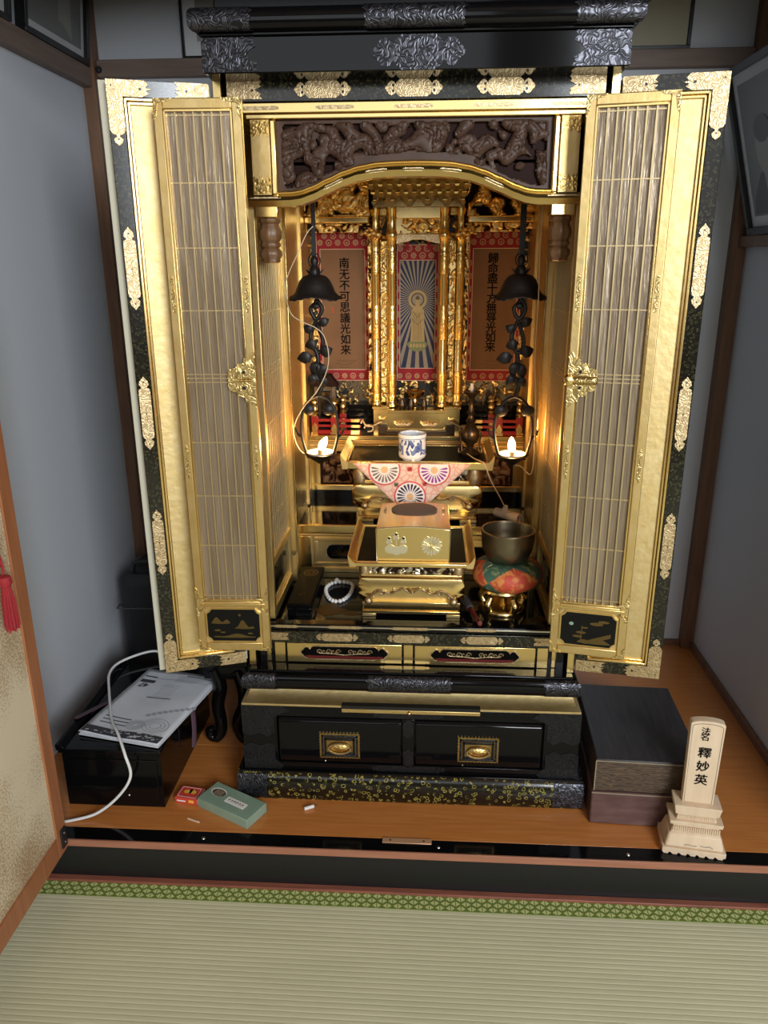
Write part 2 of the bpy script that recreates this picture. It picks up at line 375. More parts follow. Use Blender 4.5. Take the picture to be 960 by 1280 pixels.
# ================================================================ SETTING
XL, XR, YB = -0.80, 0.79, 0.735
ZT = -0.09                       # tatami level; the alcove board is z = 0
# tatami floor with ribbed weave running along X
nr = 359; pitch = 0.0098; ys = []; prof = []
y = -0.178
for k in range(nr):
    for t, z in ((0, -0.0006), (.10, -.0001), (.22, 0), (.78, 0), (.90, -.0001)):
        prof.append((y-(k+t)*pitch, ZT+z))
vs = []; fs = []
for i, (yy, zz) in enumerate(prof): vs += [(-2.3, yy, zz), (2.3, yy, zz)]
for i in range(len(prof)-1): fs.append((2*i, 2*i+1, 2*i+3, 2*i+2))
m = MB(); m.use('tatami').add(vs, fs); m.box(-2.3, 2.3, -3.7, -.178, ZT-.05, ZT-.002)
floor = struct(m.build('floor', smooth=60))
m = MB().use('border_green'); m.box(-2.3, 2.3, -.1795, -.147, ZT-.02, ZT+.0012)
m.use('border_motif')
for i in range(78):
    for j in range(3):
        xx = -.74+i*.0196+(j % 2)*.0098; yy = -.1525-j*.0107
        for q, w in ((-1, 0), (1, 0)):
            m.flat([(xx+q*.0008, yy-.0058), (xx+q*.0084, yy), (xx+q*.0008, yy+.0058)], ZT+.0016, 'Z')
m.build('mat_border', parent=floor)
struct(bx('trim_1', 'skirt_wood', None, -2.3, 2.3, -.147, -.134, ZT-.02, ZT+.006, .001))
# alcove sill: black face, wood nosing, black top board
m = MB().box(-.80, XR, -.133, -.100, -.012, 0.0)
sill = struct(m.build('trim_2', 'black_lacquer', bevel=.0008)); sill['label'] = 'black lacquered front board of the alcove floor'
struct(bx('trim_3', 'sill_strip', None, -.80, XR, -.1365, -.133, -.0145, .0006, .0006))
struct(bx('trim_4', 'black_satin', None, -2.3, 2.3, -.134, -.118, ZT-.02, -.012))
for x in (-.391, .413, .06):
    MB().lathe([(.0005,.0014),(.0028,.0012),(.0036,0)], 14, (x, -.118, 0)).build('screw', 'silver_trim', sill, smooth=40)
br = bx('brass_plate', 'brass_wood', sill, -.047, .047, -.113, -.099, 0, .0022, .001)
for x in (-.032, .032): MB().lathe([(.0004,.0006),(.0018,.0004),(.002,0)], 10, (x, -.106, .0022)).build('screw', 'iron_black', br)
# alcove floor boards
afloor = struct(MB().box(-.80, XR, -.100, YB+.02, -.03, -.0005).build('floor_alcove', 'wood_back'))
for k, (a, b) in enumerate(((-.0995, .1795), (.18, .4595), (.46, YB))):
    bx('board', 'alcove_board', afloor, -.80, XR, a, b, -.02, 0, .0004)
# walls
struct(bx('wall_left', 'plaster', None, XL-.06, XL, -.155, YB+.06, -.1, 1.47))
struct(bx('wall_right', 'plaster', None, XR, XR+.06, -.155, YB+.06, -.1, 1.083))
struct(bx('wall_back', 'plaster', None, XL-.06, XR+.06, YB, YB+.06, -.1, 1.478))
struct(bx('wall_left_upper', 'plaster', None, XL-.06, XL+.001, -.155, YB+.06, 1.47, 2.05))
struct(bx('wall_right_upper', 'plaster', None, XR-.001, XR+.06, -.155, YB+.06, 1.083, 2.05))
struct(bx('wall_back_upper', 'plaster', None, XL-.06, XR+.06, YB-.001, YB+.06, 1.478, 2.05))
# posts and rails of the alcove
struct(bx('trim_5', 'wood_post', None, XL-.005, XL+.030, YB-.040, YB+.01, 0, 2.05, .002))
struct(bx('trim_6', 'wood_post', None, XR-.032, XR+.005, YB-.030, YB+.01, 0, 2.05, .002))
struct(bx('trim_7', 'wood_rail', None, XL+.030, XR-.032, YB-.022, YB+.01, 1.474, 1.512, .002))
rl = struct(bx('trim_8', 'wood_rail', None, XL-.005, XL+.022, -.155, YB-.040, 1.450, 1.492, .002))
struct(bx('trim_9', 'wood_post', None, XR-.020, XR+.005, -.155, YB-.030, 1.083, 1.108, .002))
struct(bx('baseboard_right', 'wood_post', None, XR-.010, XR, -.100, YB-.030, 0, .022, .001))
struct(bx('baseboard_back', 'wood_post', None, XL+.030, XR-.032, YB-.010, YB, 0, .016, .001))
MB().lathe([(.0005,-.012),(.006,-.011),(.0075,-.004),(.006,0)], 16, (-.763, YB-.022, 1.490), ax='Y').build('nail_cover', 'iron_black', bpy.data.objects['trim_7'], smooth=50)
# alcove ceiling, lintel and its hanging wall, room shell behind the camera
struct(bx('ceiling_alcove', 'ceiling_wood', None, XL-.06, XR+.06, -.155, YB+.06, 2.05, 2.09))
struct(bx('trim_10', 'wood_post', None, -2.3, 2.3, -.20, -.12, 1.53, 1.59, .002))
struct(bx('wall_front', 'plaster_room', None, -2.3, 2.3, -.19, -.155, 1.59, 2.65))
struct(bx('wall_front_left', 'plaster_room', None, -2.3, XL, -.19, -.155, -.09, 1.53))
struct(bx('wall_front_right', 'plaster_room', None, XR+.03, 2.3, -.19, -.155, -.09, 1.53))
struct(bx('trim_11', 'wood_post', None, XR-.002, XR+.04, -.20, -.13, -.09, 1.53, .002))
struct(bx('trim_12', 'wood_post', None, XL-.03, XL+.075, -.20, -.136, -.09, 1.53, .002))
struct(bx('ceiling', 'ceiling_wood', None, -2.36, 2.36, -3.76, -.15, 2.65, 2.69))
struct(bx('wall_room_left', 'plaster_room', None, -2.36, -2.3, -3.76, -.155, -.14, 2.65))
struct(bx('wall_room_right', 'plaster_room', None, 2.3, 2.36, -3.76, -.155, -.14, 2.65))
# rear wall: window openings where the daylight comes in
m = MB().box(-2.3, 2.3, -3.76, -3.7, 2.45, 2.65).box(-2.3, 2.3, -3.76, -3.7, -.14, 1.1)
for a, b in ((-2.3,-1.35), (.35,.9), (2.25,2.3)): m.box(a, b, -3.76, -3.7, 1.1, 2.45)
struct(m.build('wall_room_rear', 'plaster_room'))

# hinged alcove door leaf standing open at the left
dl = thing('alcove_door', 'open alcove door of speckled cream paper in a reddish wood frame', 'door', (-.650, -.137, -.012))
m = MB(); FW = .036
m.box(-.026, 0, -.034, 0, 0, 1.52).box(-.026, 0, -.80, -.766, 0, 1.52).box(-.026, 0, -.766, -.034, 0, .044).box(-.026, 0, -.766, -.034, 1.47, 1.52)
m.build('frame', 'door_wood', dl, bevel=.0015)
bx('paper_panel', 'door_paper', dl, -.020, -.004, -.770, -.030, .040, 1.47)
hg = bx('hinge', 'iron_black', dl, -.0005, .0035, -.024, -.006, .012, .052, .001)
for z in (.022, .042): MB().ball((.0035, -.015, z), .002, 8, 4).build('pin', 'silver_trim', hg)
# red tassel pull on the door
ts = thing('tassel', 'red silk tassel hanging on the speckled cream door', 'tassel', (-.649, -.216, .60))
m = MB(); m.tube(curve_pts([(0,0,.05),(.004,.003,.02),(.006,.006,-.005),(.006,.004,-.018),(.005,-.004,-.020),(.004,-.005,-.006),(.005,.002,-.002)], 6), .0022, 6); m.build('cord', 'tassel_red', ts, smooth=60)
MB().lathe([(.002,-.018),(.009,-.020),(.0105,-.030),(.008,-.036)], 14, (.010,0,0)).build('knot', 'tassel_red', ts, smooth=40)
m = MB()
for k in range(40):
    a = k*2.4; r = .010*math.sqrt((k+.5)/40); x = .010+r*math.cos(a)*.8; yv = r*math.sin(a)*1.2
    m.tube([(.010+(x-.010)*.6, yv*.6, -.034), (x, yv, -.06), (.010+(x-.010)*1.2, yv*1.3, -.105-.004*(k % 3))], .0016, 5)
stuff(m.build('fringe', 'tassel_red', ts, smooth=60))

# framed pictures
def picture(name, label, ax, pos, a0, a1, z0, z1, tilt, fw, mw, inner, extra=None, fmat='frame_black', mmat='photo_mat', th=.022, group=None):
    """ax 'X': hangs on a side wall (a along Y); ax 'Y': on the back wall. Local: a centred, z from 0, front at -n"""
    w = a1-a0; h = z1-z0
    t = thing(name, label, 'picture', (0,0,0), 0, group)
    m = MB().box(-w/2, w/2, 0, th, 0, fw).box(-w/2, w/2, 0, th, h-fw, h).box(-w/2, -w/2+fw, 0, th, fw, h-fw).box(w/2-fw, w/2, 0, th, fw, h-fw)
    m.build('frame', fmat, t, bevel=.001)
    m = MB().box(-w/2+fw, w/2-fw, th*.45, th*.9, fw, h-fw); m.build('mat_board', mmat, t)
    m = MB().box(-w/2+fw+mw, w/2-fw-mw, th*.42, th*.6, fw+mw, h-fw-mw); p = m.build('print', inner, t)
    if extra: extra(p, w, h, th*.415)
    if ax == 'XL': t.location = (pos, (a0+a1)/2, z0); t.rotation_euler = (R(tilt), 0, R(90))
    elif ax == 'XR': t.location = (pos, (a0+a1)/2, z0); t.rotation_euler = (R(tilt), 0, R(-90))
    else: t.location = ((a0+a1)/2, pos, z0); t.rotation_euler = (R(tilt), 0, 0)
    t.rotation_mode = 'XYZ'
    return t
def peak(p, w, h, y):
    MB().flat([(.01,.06),(.035,.055),(.075,.035),(.070,.10),(.050,.17),(.018,.23)], y-.0003).build('pale_shape', 'photo_pale', p)
def sitter(p, w, h, y):
    q = .66; P = lambda pts: [(a*q*.82, b*q+.008) for a, b in pts]
    m = MB().use('photo_dark'); m.flat(P([(-.16,.052),(.16,.052),(.15,.10),(.06,.18),(-.06,.18),(-.15,.10)]), y-.0003)
    m.use('photo_pale').flat(P([(-.025,.18),(.025,.18),(0,.06)]), y-.0005).flat(P(ell(0,.26,.075,.085,28)), y-.0006)
    m.use('photo_dark').flat(P(ell(0,.312,.074,.042,28)), y-.0008)
    m.build('portrait_shape', None, p)
def oval(p, w, h, y):
    MB().flat(ell(0, h/2, w/2-.05, h/2-.07, 40), y-.0004).build('oval_print', 'photo_dark', p)
picture('framed_photograph', 'black framed grey photograph with pale peaked shape above the wall rail', 'XL', XL+.0245, .388, .690, 1.492, 1.80, 6, .012, .016, 'photo_grey', peak)
picture('framed_photograph', 'black framed photograph with white mat beside the pale peaked photograph', 'XL', XL+.0245, .04, .336, 1.492, 1.80, 6, .010, .03, 'photo_grey')
picture('framed_portrait', 'large black framed monochrome portrait of a person in dark jacket', 'XR', XR-.0245, .375, .645, 1.108, 1.460, 16, .016, .022, 'photo_grey', sitter)
picture('framed_picture', 'framed paper in white mat above rail beside altar roof', 'Y', YB-.0135, -.562, -.20, 1.512, 1.80, 2, .006, .03, 'photo_pale', fmat='frame_black', mmat='photo_mat', th=.012)
picture('framed_oval_picture', 'framed tan picture with dark oval opening behind altar roof', 'Y', YB-.0135, .22, .613, 1.512, 1.85, 2, .008, .030, 'picture_tan', oval, mmat='picture_tan', th=.012)

# ================================================================ HOUSEHOLD ALTAR
ALT = thing('household_altar', 'gold and black lacquered household altar cabinet with folding doors open', 'altar')
def bar_fit(w, h):
    hb = h/2-1.15*w; r = [(w/2, hb-.25*w), (w*.46, hb+.02*w), (w*.26, hb+.12*w), (w*.24, hb+.22*w), (w*.42, hb+.42*w), (w*.36, hb+.72*w), (w*.12, hb+.98*w), (0, hb+1.15*w)]
    top = r + [(-x, z) for x, z in r[-2::-1]]
    return top + [(-x, -z) for x, z in top]
def cart(w, h):
    a = w/2-.85*h
    q = [(a-.1*h, h/2), (a+.08*h, .36*h), (a+.16*h, .22*h), (a+.28*h, .38*h), (a+.45*h, .42*h), (a+.60*h, .33*h), (a+.68*h, .20*h), (w/2-.06*h, .12*h), (w/2, 0)]
    up_ = q + []
    right = up_ + [(x, -z) for x, z in up_[-2::-1]]
    return right + [(-x, -z) for x, z in right]
def fishtail(x_out, x_in, z0, z1):
    s = 1 if x_in > x_out else -1; h = z1-z0; zc = (z0+z1)/2
    return [(x_out, z0), (x_in, z0), (x_in-s*.15*h, z0+.18*h), (x_in-s*.05*h, z0+.30*h), (x_in-s*.45*h, zc), (x_in-s*.05*h, z1-.30*h), (x_in-s*.15*h, z1-.18*h), (x_in, z1), (x_out, z1)]
def fit(poly, y, th, name, mt, parent, holes=(), loc=(0,0,0), rot=(0,0,0)):
    m = MB().use(mt).prism(poly, y-th, y)
    if holes:
        m.use('black_satin')
        for hx, hz, r in holes: m.flat(ell(hx, hz, r, r, 10), y-th-.0003)
    return m.build(name, None, parent, loc, rot)

# ---- plinth
prof = [(.66,0),(.004,0),(0,.006),(-.001,.030),(.002,.052),(.008,.058),(.008,.063),(.66,.063)]
pl = MB().prism(prof, -.35, .35, 'X').build('plinth', 'makie', ALT, smooth=40)
for s in (-1, 1):
    pts = [(-.0006,.006),(-.0018,.030),(.0014,.052),(-.0006+.006,.058),(.0075,.058),(.0035,.052),(.001,.03),(.001,.006)]
    a, b = sorted((s*.3505, s*.29)); MB().prism(pts, a, b, 'X').build('corner_plate', 'dark_metal', pl, smooth=40)
bx('plinth_lip', 'black_lacquer', ALT, -.345, .345, .005, .65, .063, .0665, .001)
# ---- lower case with two drawers
m = MB().box(-.336, .336, .030, .64, .066, .213)
for a, b, c, d in ((-.336,-.266,.066,.213), (.266,.336,.066,.213), (-.0135,.0105,.082,.190), (-.266,.266,.190,.213), (-.266,.266,.066,.082)): m.box(a, b, .014, .032, c, d)
lc = m.build('lower_case', 'black_lacquer', ALT, bevel=.0008)
for s in (-1, 1):
    o = s*.3365; i = s*.272
    fit([(o,.0665),(s*.262,.0665),(s*.255,.072),(s*.262,.081),(i,.086),(i,.118),(s*.285,.126),(s*.303,.120),(s*.320,.127),(o,.118)] , .014, .0012, 'corner_plate', 'dark_plate', lc)
    fit([(o,.213),(o,.150),(s*.322,.142),(s*.303,.150),(s*.285,.142),(i,.150),(i,.186),(s*.262,.194),(s*.24,.201),(s*.255,.212)], .014, .0010, 'corner_plate', 'dark_plate', lc)
for z in (.100, .168): fit([(-.0115,z-.014),(-.0015,z-.022),(.0085,z-.014),(.0085,z+.014),(-.0015,z+.022),(-.0115,z+.014)], .014, .001, 'stile_plate', 'dark_plate', lc)
fit(cart(.15, .014), .014, .001, 'rail_plate', 'dark_plate', lc, loc=(-.0015, 0, .0745))
fit(cart(.14, .012), .014, .001, 'rail_plate', 'dark_plate', lc, loc=(-.0015, 0, .199))
def drawer(x0, x1):
    xc = (x0+x1)/2
    n = 6; prof = [(.05,.0835),(.016,.0835),(.010,.090),(.0085,.105),(.008,.135),(.0085,.166),(.010,.181),(.016,.1875),(.05,.1875)]
    d = MB().prism([(a, b) for a, b in prof], x0, x1, 'X').build('drawer', 'black_lacquer', ALT, bevel=.0025, seg=3)
    z = .1305
    m = MB().use('antique_brass')
    # scalloped border of the pull plate
    N = 40; poly = []
    W, H = .041, .029
    def edge(a, b, k):
        for i in range(k):
            t = i/k; x = a[0]+(b[0]-a[0])*t; zz = a[1]+(b[1]-a[1])*t; poly.append((x, zz)); 
            t2 = (i+.5)/k; x = a[0]+(b[0]-a[0])*t2; zz = a[1]+(b[1]-a[1])*t2; dx, dz = b[1]-a[1], -(b[0]-a[0]); L = math.hypot(dx, dz); poly.append((x-dx/L*.0018, zz-dz/L*.0018))
    edge((-W,-H), (W,-H), 12); edge((W,-H), (W,H), 8); edge((W,H), (-W,H), 12); edge((-W,H), (-W,-H), 8)
    h = m.prism([(xc+x, z+zz) for x, zz in poly], .0045, .009).build('pull_plate', None, d)
    for q, mt in ((.004, 'dark_metal'), (.010, 'dark_plate')):
        a = W-q; b = H-q; c = q+.0035
        m = MB().box(xc-a, xc+a, .0045-q*.35, .006, z+b-.0045, z+b).box(xc-a, xc+a, .0045-q*.35, .006, z-b, z-b+.0045).box(xc-a, xc-a+.0045, .0045-q*.35, .006, z-b, z+b).box(xc+a-.0045, xc+a, .0045-q*.35, .006, z-b, z+b)
        m.build('plate_step', mt, h, bevel=.0006)
    MB().tube([(xc+p, .001, zz) for p, zz in ell(0, z-.004, .022, .0115, 28)], .0022, 6, True).build('pull_ring', 'gold_engraved', h, smooth=60)
    MB().lathe([(.0003,-.004),(.012,-.003),(.019,0)], 24, (xc, .0035, z-.004), sy=.5, ax='Y').build('pull_boss', 'gold_carved', h, smooth=50)
    MB().ball((xc-.030, .0085, .092), .0018, 8, 5).build('screw', 'silver_trim', d)
drawer(-.262, -.0155); drawer(.0125, .262)
# ---- gold cavetto tray
L0 = [(.335,.014,.213,0),(.335,.014,.2175,0),(.330,.018,.2185,0),(.327,.030,.222,0),(.3235,.042,.231,0),(.320,.050,.246,0),(.318,.052,.256,0)]
vs = []; fs = []
for hw, yy, z, _ in L0: vs += [(-hw,.60,z),(-hw,yy,z),(hw,yy,z),(hw,.60,z)]
for k in range(len(L0)-1):
    for j in range(3): fs.append((4*k+j, 4*k+j+1, 4*k+5+j, 4*k+4+j))
MB().add(vs, fs).build('tray_moulding', 'gold_panel', ALT, smooth=50)
sb = bx('slide_board', 'gold_leaf', ALT, -.134, .139, .0085, .05, .2055, .2135, .0008)
bx('slot', 'black_satin', sb, -.134, .139, .0100, .05, .2135, .2200)
MB().ball((.0, .0075, .2085), .0045, 12, 8).build('knob', 'gold_polish', sb, smooth=60)
for x in (-.118, -.03, .035, .118): MB().ball((x, .0085, .2095), .0015, 8, 5).build('stud', 'gold_engraved', sb)
# ---- base moulding (black torus) and deck
def torus_rail(name, hw, y0, z0, z1, yb, parent, mt):
    zc = (z0+z1)/2; r = (z1-z0)/2; k = 10; ring = []
    prof = [(y0+r*.62*(1-math.sin(PI*i/k)), zc-r*math.cos(PI*i/k)) for i in range(k+1)]
    vs = []; fs = []
    for yy, z in prof:
        d = yy-y0; vs += [(-hw+d, yb, z), (-hw+d, yy, z), (hw-d, yy, z), (hw-d, yb, z)]
    for i in range(k):
        for j in range(3): fs.append((4*i+j, 4*i+j+1, 4*i+5+j, 4*i+4+j))
    fs += [(0,1,2,3), tuple(4*k+j for j in (3,2,1,0))]
    return MB().add(vs, fs).build(name, mt, parent, smooth=50)
def rail_plate(name, hw, y0, z0, z1, xa, xb, parent, mt, th=.0012, wav=None):
    """a metal sleeve hugging a torus rail between xa and xb, with a scalloped end"""
    zc = (z0+z1)/2; r = (z1-z0)/2; k = 10; nx = 14; vs = []; fs = []
    for i in range(k+1):
        yy = y0-th+r*.62*(1-math.sin(PI*i/k)); z = zc-(r+th*.6)*math.cos(PI*i/k)
        w = .008*abs(math.sin(i*1.35))
        for j in range(nx+1):
            t = j/nx; a = xa+w if wav in ('a','ab') else xa; b = xb-w if wav in ('b','ab') else xb
            x = a+(b-a)*t; lim = hw-(yy-y0); x = max(-lim, min(lim, x)); vs.append((x, yy, z))
    for i in range(k):
        for j in range(nx): fs.append((i*(nx+1)+j, i*(nx+1)+j+1, (i+1)*(nx+1)+j+1, (i+1)*(nx+1)+j))
    return MB().add(vs, fs).build(name, mt, parent, smooth=50)
bm_ = torus_rail('base_moulding', .327, -.002, .256, .290, .62, ALT, 'black_lacquer')
rail_plate('end_plate', .328, -.002, .256, .290, -.328, -.255, bm_, 'dark_metal', wav='b')
rail_plate('end_plate', .328, -.002, .256, .290, .255, .328, bm_, 'dark_metal', wav='a')
rail_plate('centre_plate', .328, -.002, .256, .290, -.085, .085, bm_, 'dark_metal', wav='ab')
bx('deck', 'black_lacquer', ALT, -.315, .315, .012, .62, .289, .2945, .002)
fit([(x+.0, z) for x, z in cart(.10,.012)], .0, .001, 'deck_plate', 'silver_trim', ALT, loc=(-.01, .032, .2946), rot=(R(-88),0,0))
# ---- row of gold drawers
row = bx('drawer_row_frame', 'black_lacquer', ALT, -.30, .30, .050, .62, .2945, .340)
bx('gold_stile', 'gold_polish', row, -.0125, .0055, .044, .052, .2955, .339, .0005)
for s in (-1, 1):
    a, b = sorted((s*.2475, s*.268)); bx('gold_stile', 'gold_polish', row, a, b, .044, .052, .2955, .339, .0005)
    a, b = sorted((s*.276, s*.290)); bx('gold_stile', 'gold_polish', row, a, b, .047, .052, .2955, .339, .0005)
for x0, x1 in ((-.2435,-.016), (.009,.244)):
    xc = (x0+x1)/2; d = bx('gold_drawer', 'gold_polish', ALT, x0, x1, .043, .06, .2965, .3385, .001)
    w, h = .172, .026
    c = cart(w+.006, h+.006); fit(c, .043, .001, 'cartouche_rim', 'gold_engraved', d, loc=(xc,0,.319))
    m = MB().use('black_inlay').flat(cart(w, h), .0417); m.use('dark_red').flat([(-.072,-.012),(.072,-.012),(.078,-.0065),(-.078,-.0065)], .0414)
    m.build('cartouche_panel', None, d, (xc,0,.319))
    m = MB()
    for s in (-1, 1):
        for k in range(5):
            cx = s*(.012+k*.0095); m.tube([(cx+.0056*math.cos(a*.9)*(1-a/9), .0408, .319+.003+.0056*math.sin(a*.9)*(1-a/9)*(-1)**k) for a in range(8)], .0011, 5)
    m.tube([(-.05,.0408,.3185),(-.025,.0408,.3175),(0,.0408,.3150),(.025,.0408,.3175),(.05,.0408,.3185)], .0009, 5)
    stuff(m.build('gold_scroll', 'gold_engraved', d, (xc,0,0)))
# ---- lower band, threshold
lb = bx('lower_band', 'makie_fine', ALT, -.291, .291, .040, .062, .340, .3655, .0008)
for x in (-.143, -.003, .139): fit(cart(.083, .0165), .040, .0016, 'band_fitting', 'gold_engraved', lb, holes=[(s*.031, z, .0016) for s in (-1,1) for z in (-.003,.003)], loc=(x,0,.3545))
for s in (-1, 1): fit(fishtail(s*.29, s*.238, .3465, .3625), .040, .0016, 'band_fitting', 'gold_engraved', lb, holes=[(s*.25,.3545,.0016)])
th_ = bx('threshold', 'black_lacquer', ALT, -.285, .285, .044, .066, .3655, .379, .0015)
bx('silver_line', 'silver_trim', th_, -.285, .285, .0432, .045, .3725, .3755, .0004)
for x, w in ((-.243,.05), (-.128,.07), (.0,.075), (.137,.06)): fit(cart(w, .006), .0435, .0008, 'threshold_fitting', 'gold_engraved', th_, loc=(x,0,.3742))
# ---- frame posts, top band, valance
for s in (-1, 1):
    a, b = sorted((s*.284, s*.297)); bx('frame_post', 'black_lacquer', ALT, a, b, .042, .068, .2945, 1.30)
    a, b = sorted((s*.303, s*.317)); bx('hinge_strip', 'gold_polish', ALT, a, b, .030, .05, .2945, 1.325, .001)
tb = bx('top_band', 'makie_fine', ALT, -.297, .297, .040, .07, 1.2955, 1.3275, .0008)
for x in (-.1435, 0, .143): fit(cart(.090, .0245), .040, .002, 'band_fitting', 'gold_engraved', tb, holes=[(s*.032, z, .0022) for s in (-1,1) for z in (-.004,.004)], loc=(x,0,1.3115))
for s in (-1, 1): fit(fishtail(s*.296, s*.240, 1.299, 1.3245), .040, .002, 'band_fitting', 'gold_engraved', tb, holes=[(s*.255,1.3115,.002)])
AZ = [(0,1.207),(.03,1.2065),(.06,1.205),(.09,1.200),(.115,1.1925),(.14,1.182),(.165,1.171),(.185,1.1645),(.20,1.1625),(.221,1.1620)]
def archz(x):
    x = abs(x)
    for (a, za), (b, zb) in zip(AZ, AZ[1:]):
        if x <= b: t = (x-a)/(b-a); t = t*t*(3-2*t)*.35+t*.65; return za+(zb-za)*t
    return AZ[-1][1]
vb = bx('valance_back', 'wood_back', ALT, -.230, .230, .066, .070, 1.205, 1.285)
xs = [-.221+.442*i/60 for i in range(61)]
m = MB()
for a, b in zip(xs, xs[1:]): m.prism([(a, archz(a)+.002), (b, archz(b)+.002), (b, 1.21 if archz(b) < 1.2 else 1.22), (a, 1.21 if archz(a) < 1.2 else 1.22)], .066, .070)
m.build('valance_back_arch', 'wood_back', ALT)
openwork('carved_panel', 'carved_wood', ALT, -.222, .222, 1.160, 1.271, .064, .0065, 30, -.10, 4.3, 300, 76, inside=lambda x, z: z > archz(x)-.001, solid=lambda x, z: z < archz(x)+.009 or z > 1.2645 or abs(x) > .213 or (abs(x) < .10 and z < 1.226-.08*abs(x)), thick=.005)
def arch_strip(name, y0, y1, d0, d1, mt, xm=.272):
    xs = [-xm+2*xm*i/90 for i in range(91)]
    up_ = [(x, archz(x)+d1) for x in xs]; lo = [(x, archz(x)+d0) for x in reversed(xs)]
    vs = []; fs = []; n = len(xs)
    for x in xs:
        z = archz(x); vs += [(x,y0,z+d0),(x,y0-.006,z+(d0+d1)/2),(x,y0,z+d1),(x,y1,z+d1),(x,y1,z+d0)]
    for i in range(n-1):
        for j in range(5): fs.append((5*i+j, 5*i+(j+1) % 5, 5*i+5+(j+1) % 5, 5*i+5+j))
    fs += [(0,1,2,3,4), tuple(5*(n-1)+j for j in (4,3,2,1,0))]
    return MB().add(vs, fs).build(name, mt, ALT, smooth=30)
ar = arch_strip('valance_arch', .046, .075, -.0215, -.003, 'gold_polish')
arch_strip('valance_arch_bead', .048, .070, -.0035, .003, 'gold_leaf', .226)
for x in (-.13, -.06, 0.0, .06, .13): fit(cart(.036, .005), .042, .0012, 'arch_fitting', 'gold_engraved', ar, loc=(x,0,archz(x)-.012), rot=(0, math.atan((archz(x-.01)-archz(x+.01))/.02), 0))
for s in (-1, 1): fit(cart(.055,.008), .0432, .001, 'arch_fitting', 'gold_engraved', ar, loc=(s*.243,0,1.1515))
tr = MB().box(-.2735,.2735,.040,.075,1.279,1.2945).box(-.27,.27,.046,.075,1.2715,1.279).build('valance_top_rail', 'gold_polish', ALT, bevel=.0015)
for x in (-.245, -.125, 0, .125, .245): fit(cart(.062,.0055), .040, .0010, 'rail_fitting', 'gold_engraved', tr, loc=(x,0,1.2865))
for s in (-1, 1):
    a, b = sorted((s*.2325, s*.264)); po = bx('valance_post', 'gold_leaf', ALT, a, b, .047, .075, 1.158, 1.2715, .001)
    a, b = sorted((s*.2215, s*.2325)); bx('post_bead', 'gold_polish', po, a, b, .043, .07, 1.158, 1.2715, .003)
    for z0, z1, fl in ((1.1605,1.188,1), (1.2455,1.270,-1)):
        xa, xb = s*.2335, s*.263; zc = z1 if fl > 0 else z0; q = fl*.006
        base = z0 if fl > 0 else z1
        fit([(xa,base),(xb,base),(xb,zc),(s*.257,zc-q*.3),(s*.2525,zc-q*1.2),(s*.24825,zc-q*.2),(s*.244,zc-q*1.2),(s*.239,zc-q*.3),(xa,zc)], .047, .0014, 'post_fitting', 'gold_carved', po)
    a, b = sorted((s*.2245, s*.2625)); bx('post_cap', 'gold_polish', ALT, a, b, .046, .082, 1.124, 1.1445, .0015)
    MB().lathe([(.004,-.002),(.0165,-.003),(.018,-.008),(.0145,-.012),(.0155,-.016),(.019,-.024),(.0185,-.034),(.0145,-.040),(.0165,-.043),(.0165,-.047),(.013,-.050),(.018,-.055),(.0185,-.062),(.0145,-.068),(.0155,-.071),(.012,-.074),(.0005,-.074)], 28, (s*.2425, .064, 1.126), wob=lambda a: 1+.07*math.cos(8*a)).build('pendant', 'pendant_wood', ALT, smooth=50)
# ---- carcass
for s in (-1, 1):
    a, b = sorted((s*.297, s*.312)); bx('side_board', 'black_lacquer', ALT, a, b, .068, .68, .29, 1.33)
bx('back_board', 'black_lacquer', ALT, -.30, .30, .668, .68, .29, 1.33)
bx('inner_ceiling', 'gold_leaf', ALT, -.297, .297, .07, .668, 1.285, 1.2955)
# ---- roof
rb = bx('roof_box', 'black_lacquer', ALT, -.3155, .3155, -.018, .66, 1.324, 1.3725, .0015)
for s in (-1, 1):
    o = s*.3163
    fit([(o,1.3255),(s*.232,1.3255),(s*.238,1.332),(s*.234,1.337),(s*.244,1.341),(s*.250,1.348),(s*.244,1.355),(s*.234,1.359),(s*.239,1.365),(s*.236,1.3715),(o,1.3715)], -.018, .0015, 'corner_plate', 'dark_metal', rb)
    bx('corner_plate', 'dark_metal', rb, min(o, o+s*.001), max(o, o+s*.001), -.018, .06, 1.3255, 1.3715)
fit([(x*1.0, z) for x, z in cart(.138, .046)], -.018, .0015, 'centre_plate', 'dark_metal', rb, loc=(.008,0,1.3475))
bx('roof_fillet', 'black_lacquer', ALT, -.318, .318, -.024, .66, 1.3725, 1.3765, .001)
rm = torus_rail('roof_moulding', .329, -.040, 1.3765, 1.4065, .66, ALT, 'black_lacquer')
rail_plate('end_plate', .330, -.040, 1.3765, 1.4065, -.330, -.232, rm, 'dark_metal', wav='b')
rail_plate('end_plate', .330, -.040, 1.3765, 1.4065, .228, .330, rm, 'dark_metal', wav='a')
rail_plate('centre_plate', .330, -.040, 1.3765, 1.4065, -.075, .080, rm, 'dark_metal', wav='ab')
bx('roof_slab', 'black_lacquer', ALT, -.30, .30, .0, .66, 1.4065, 1.45, .003)

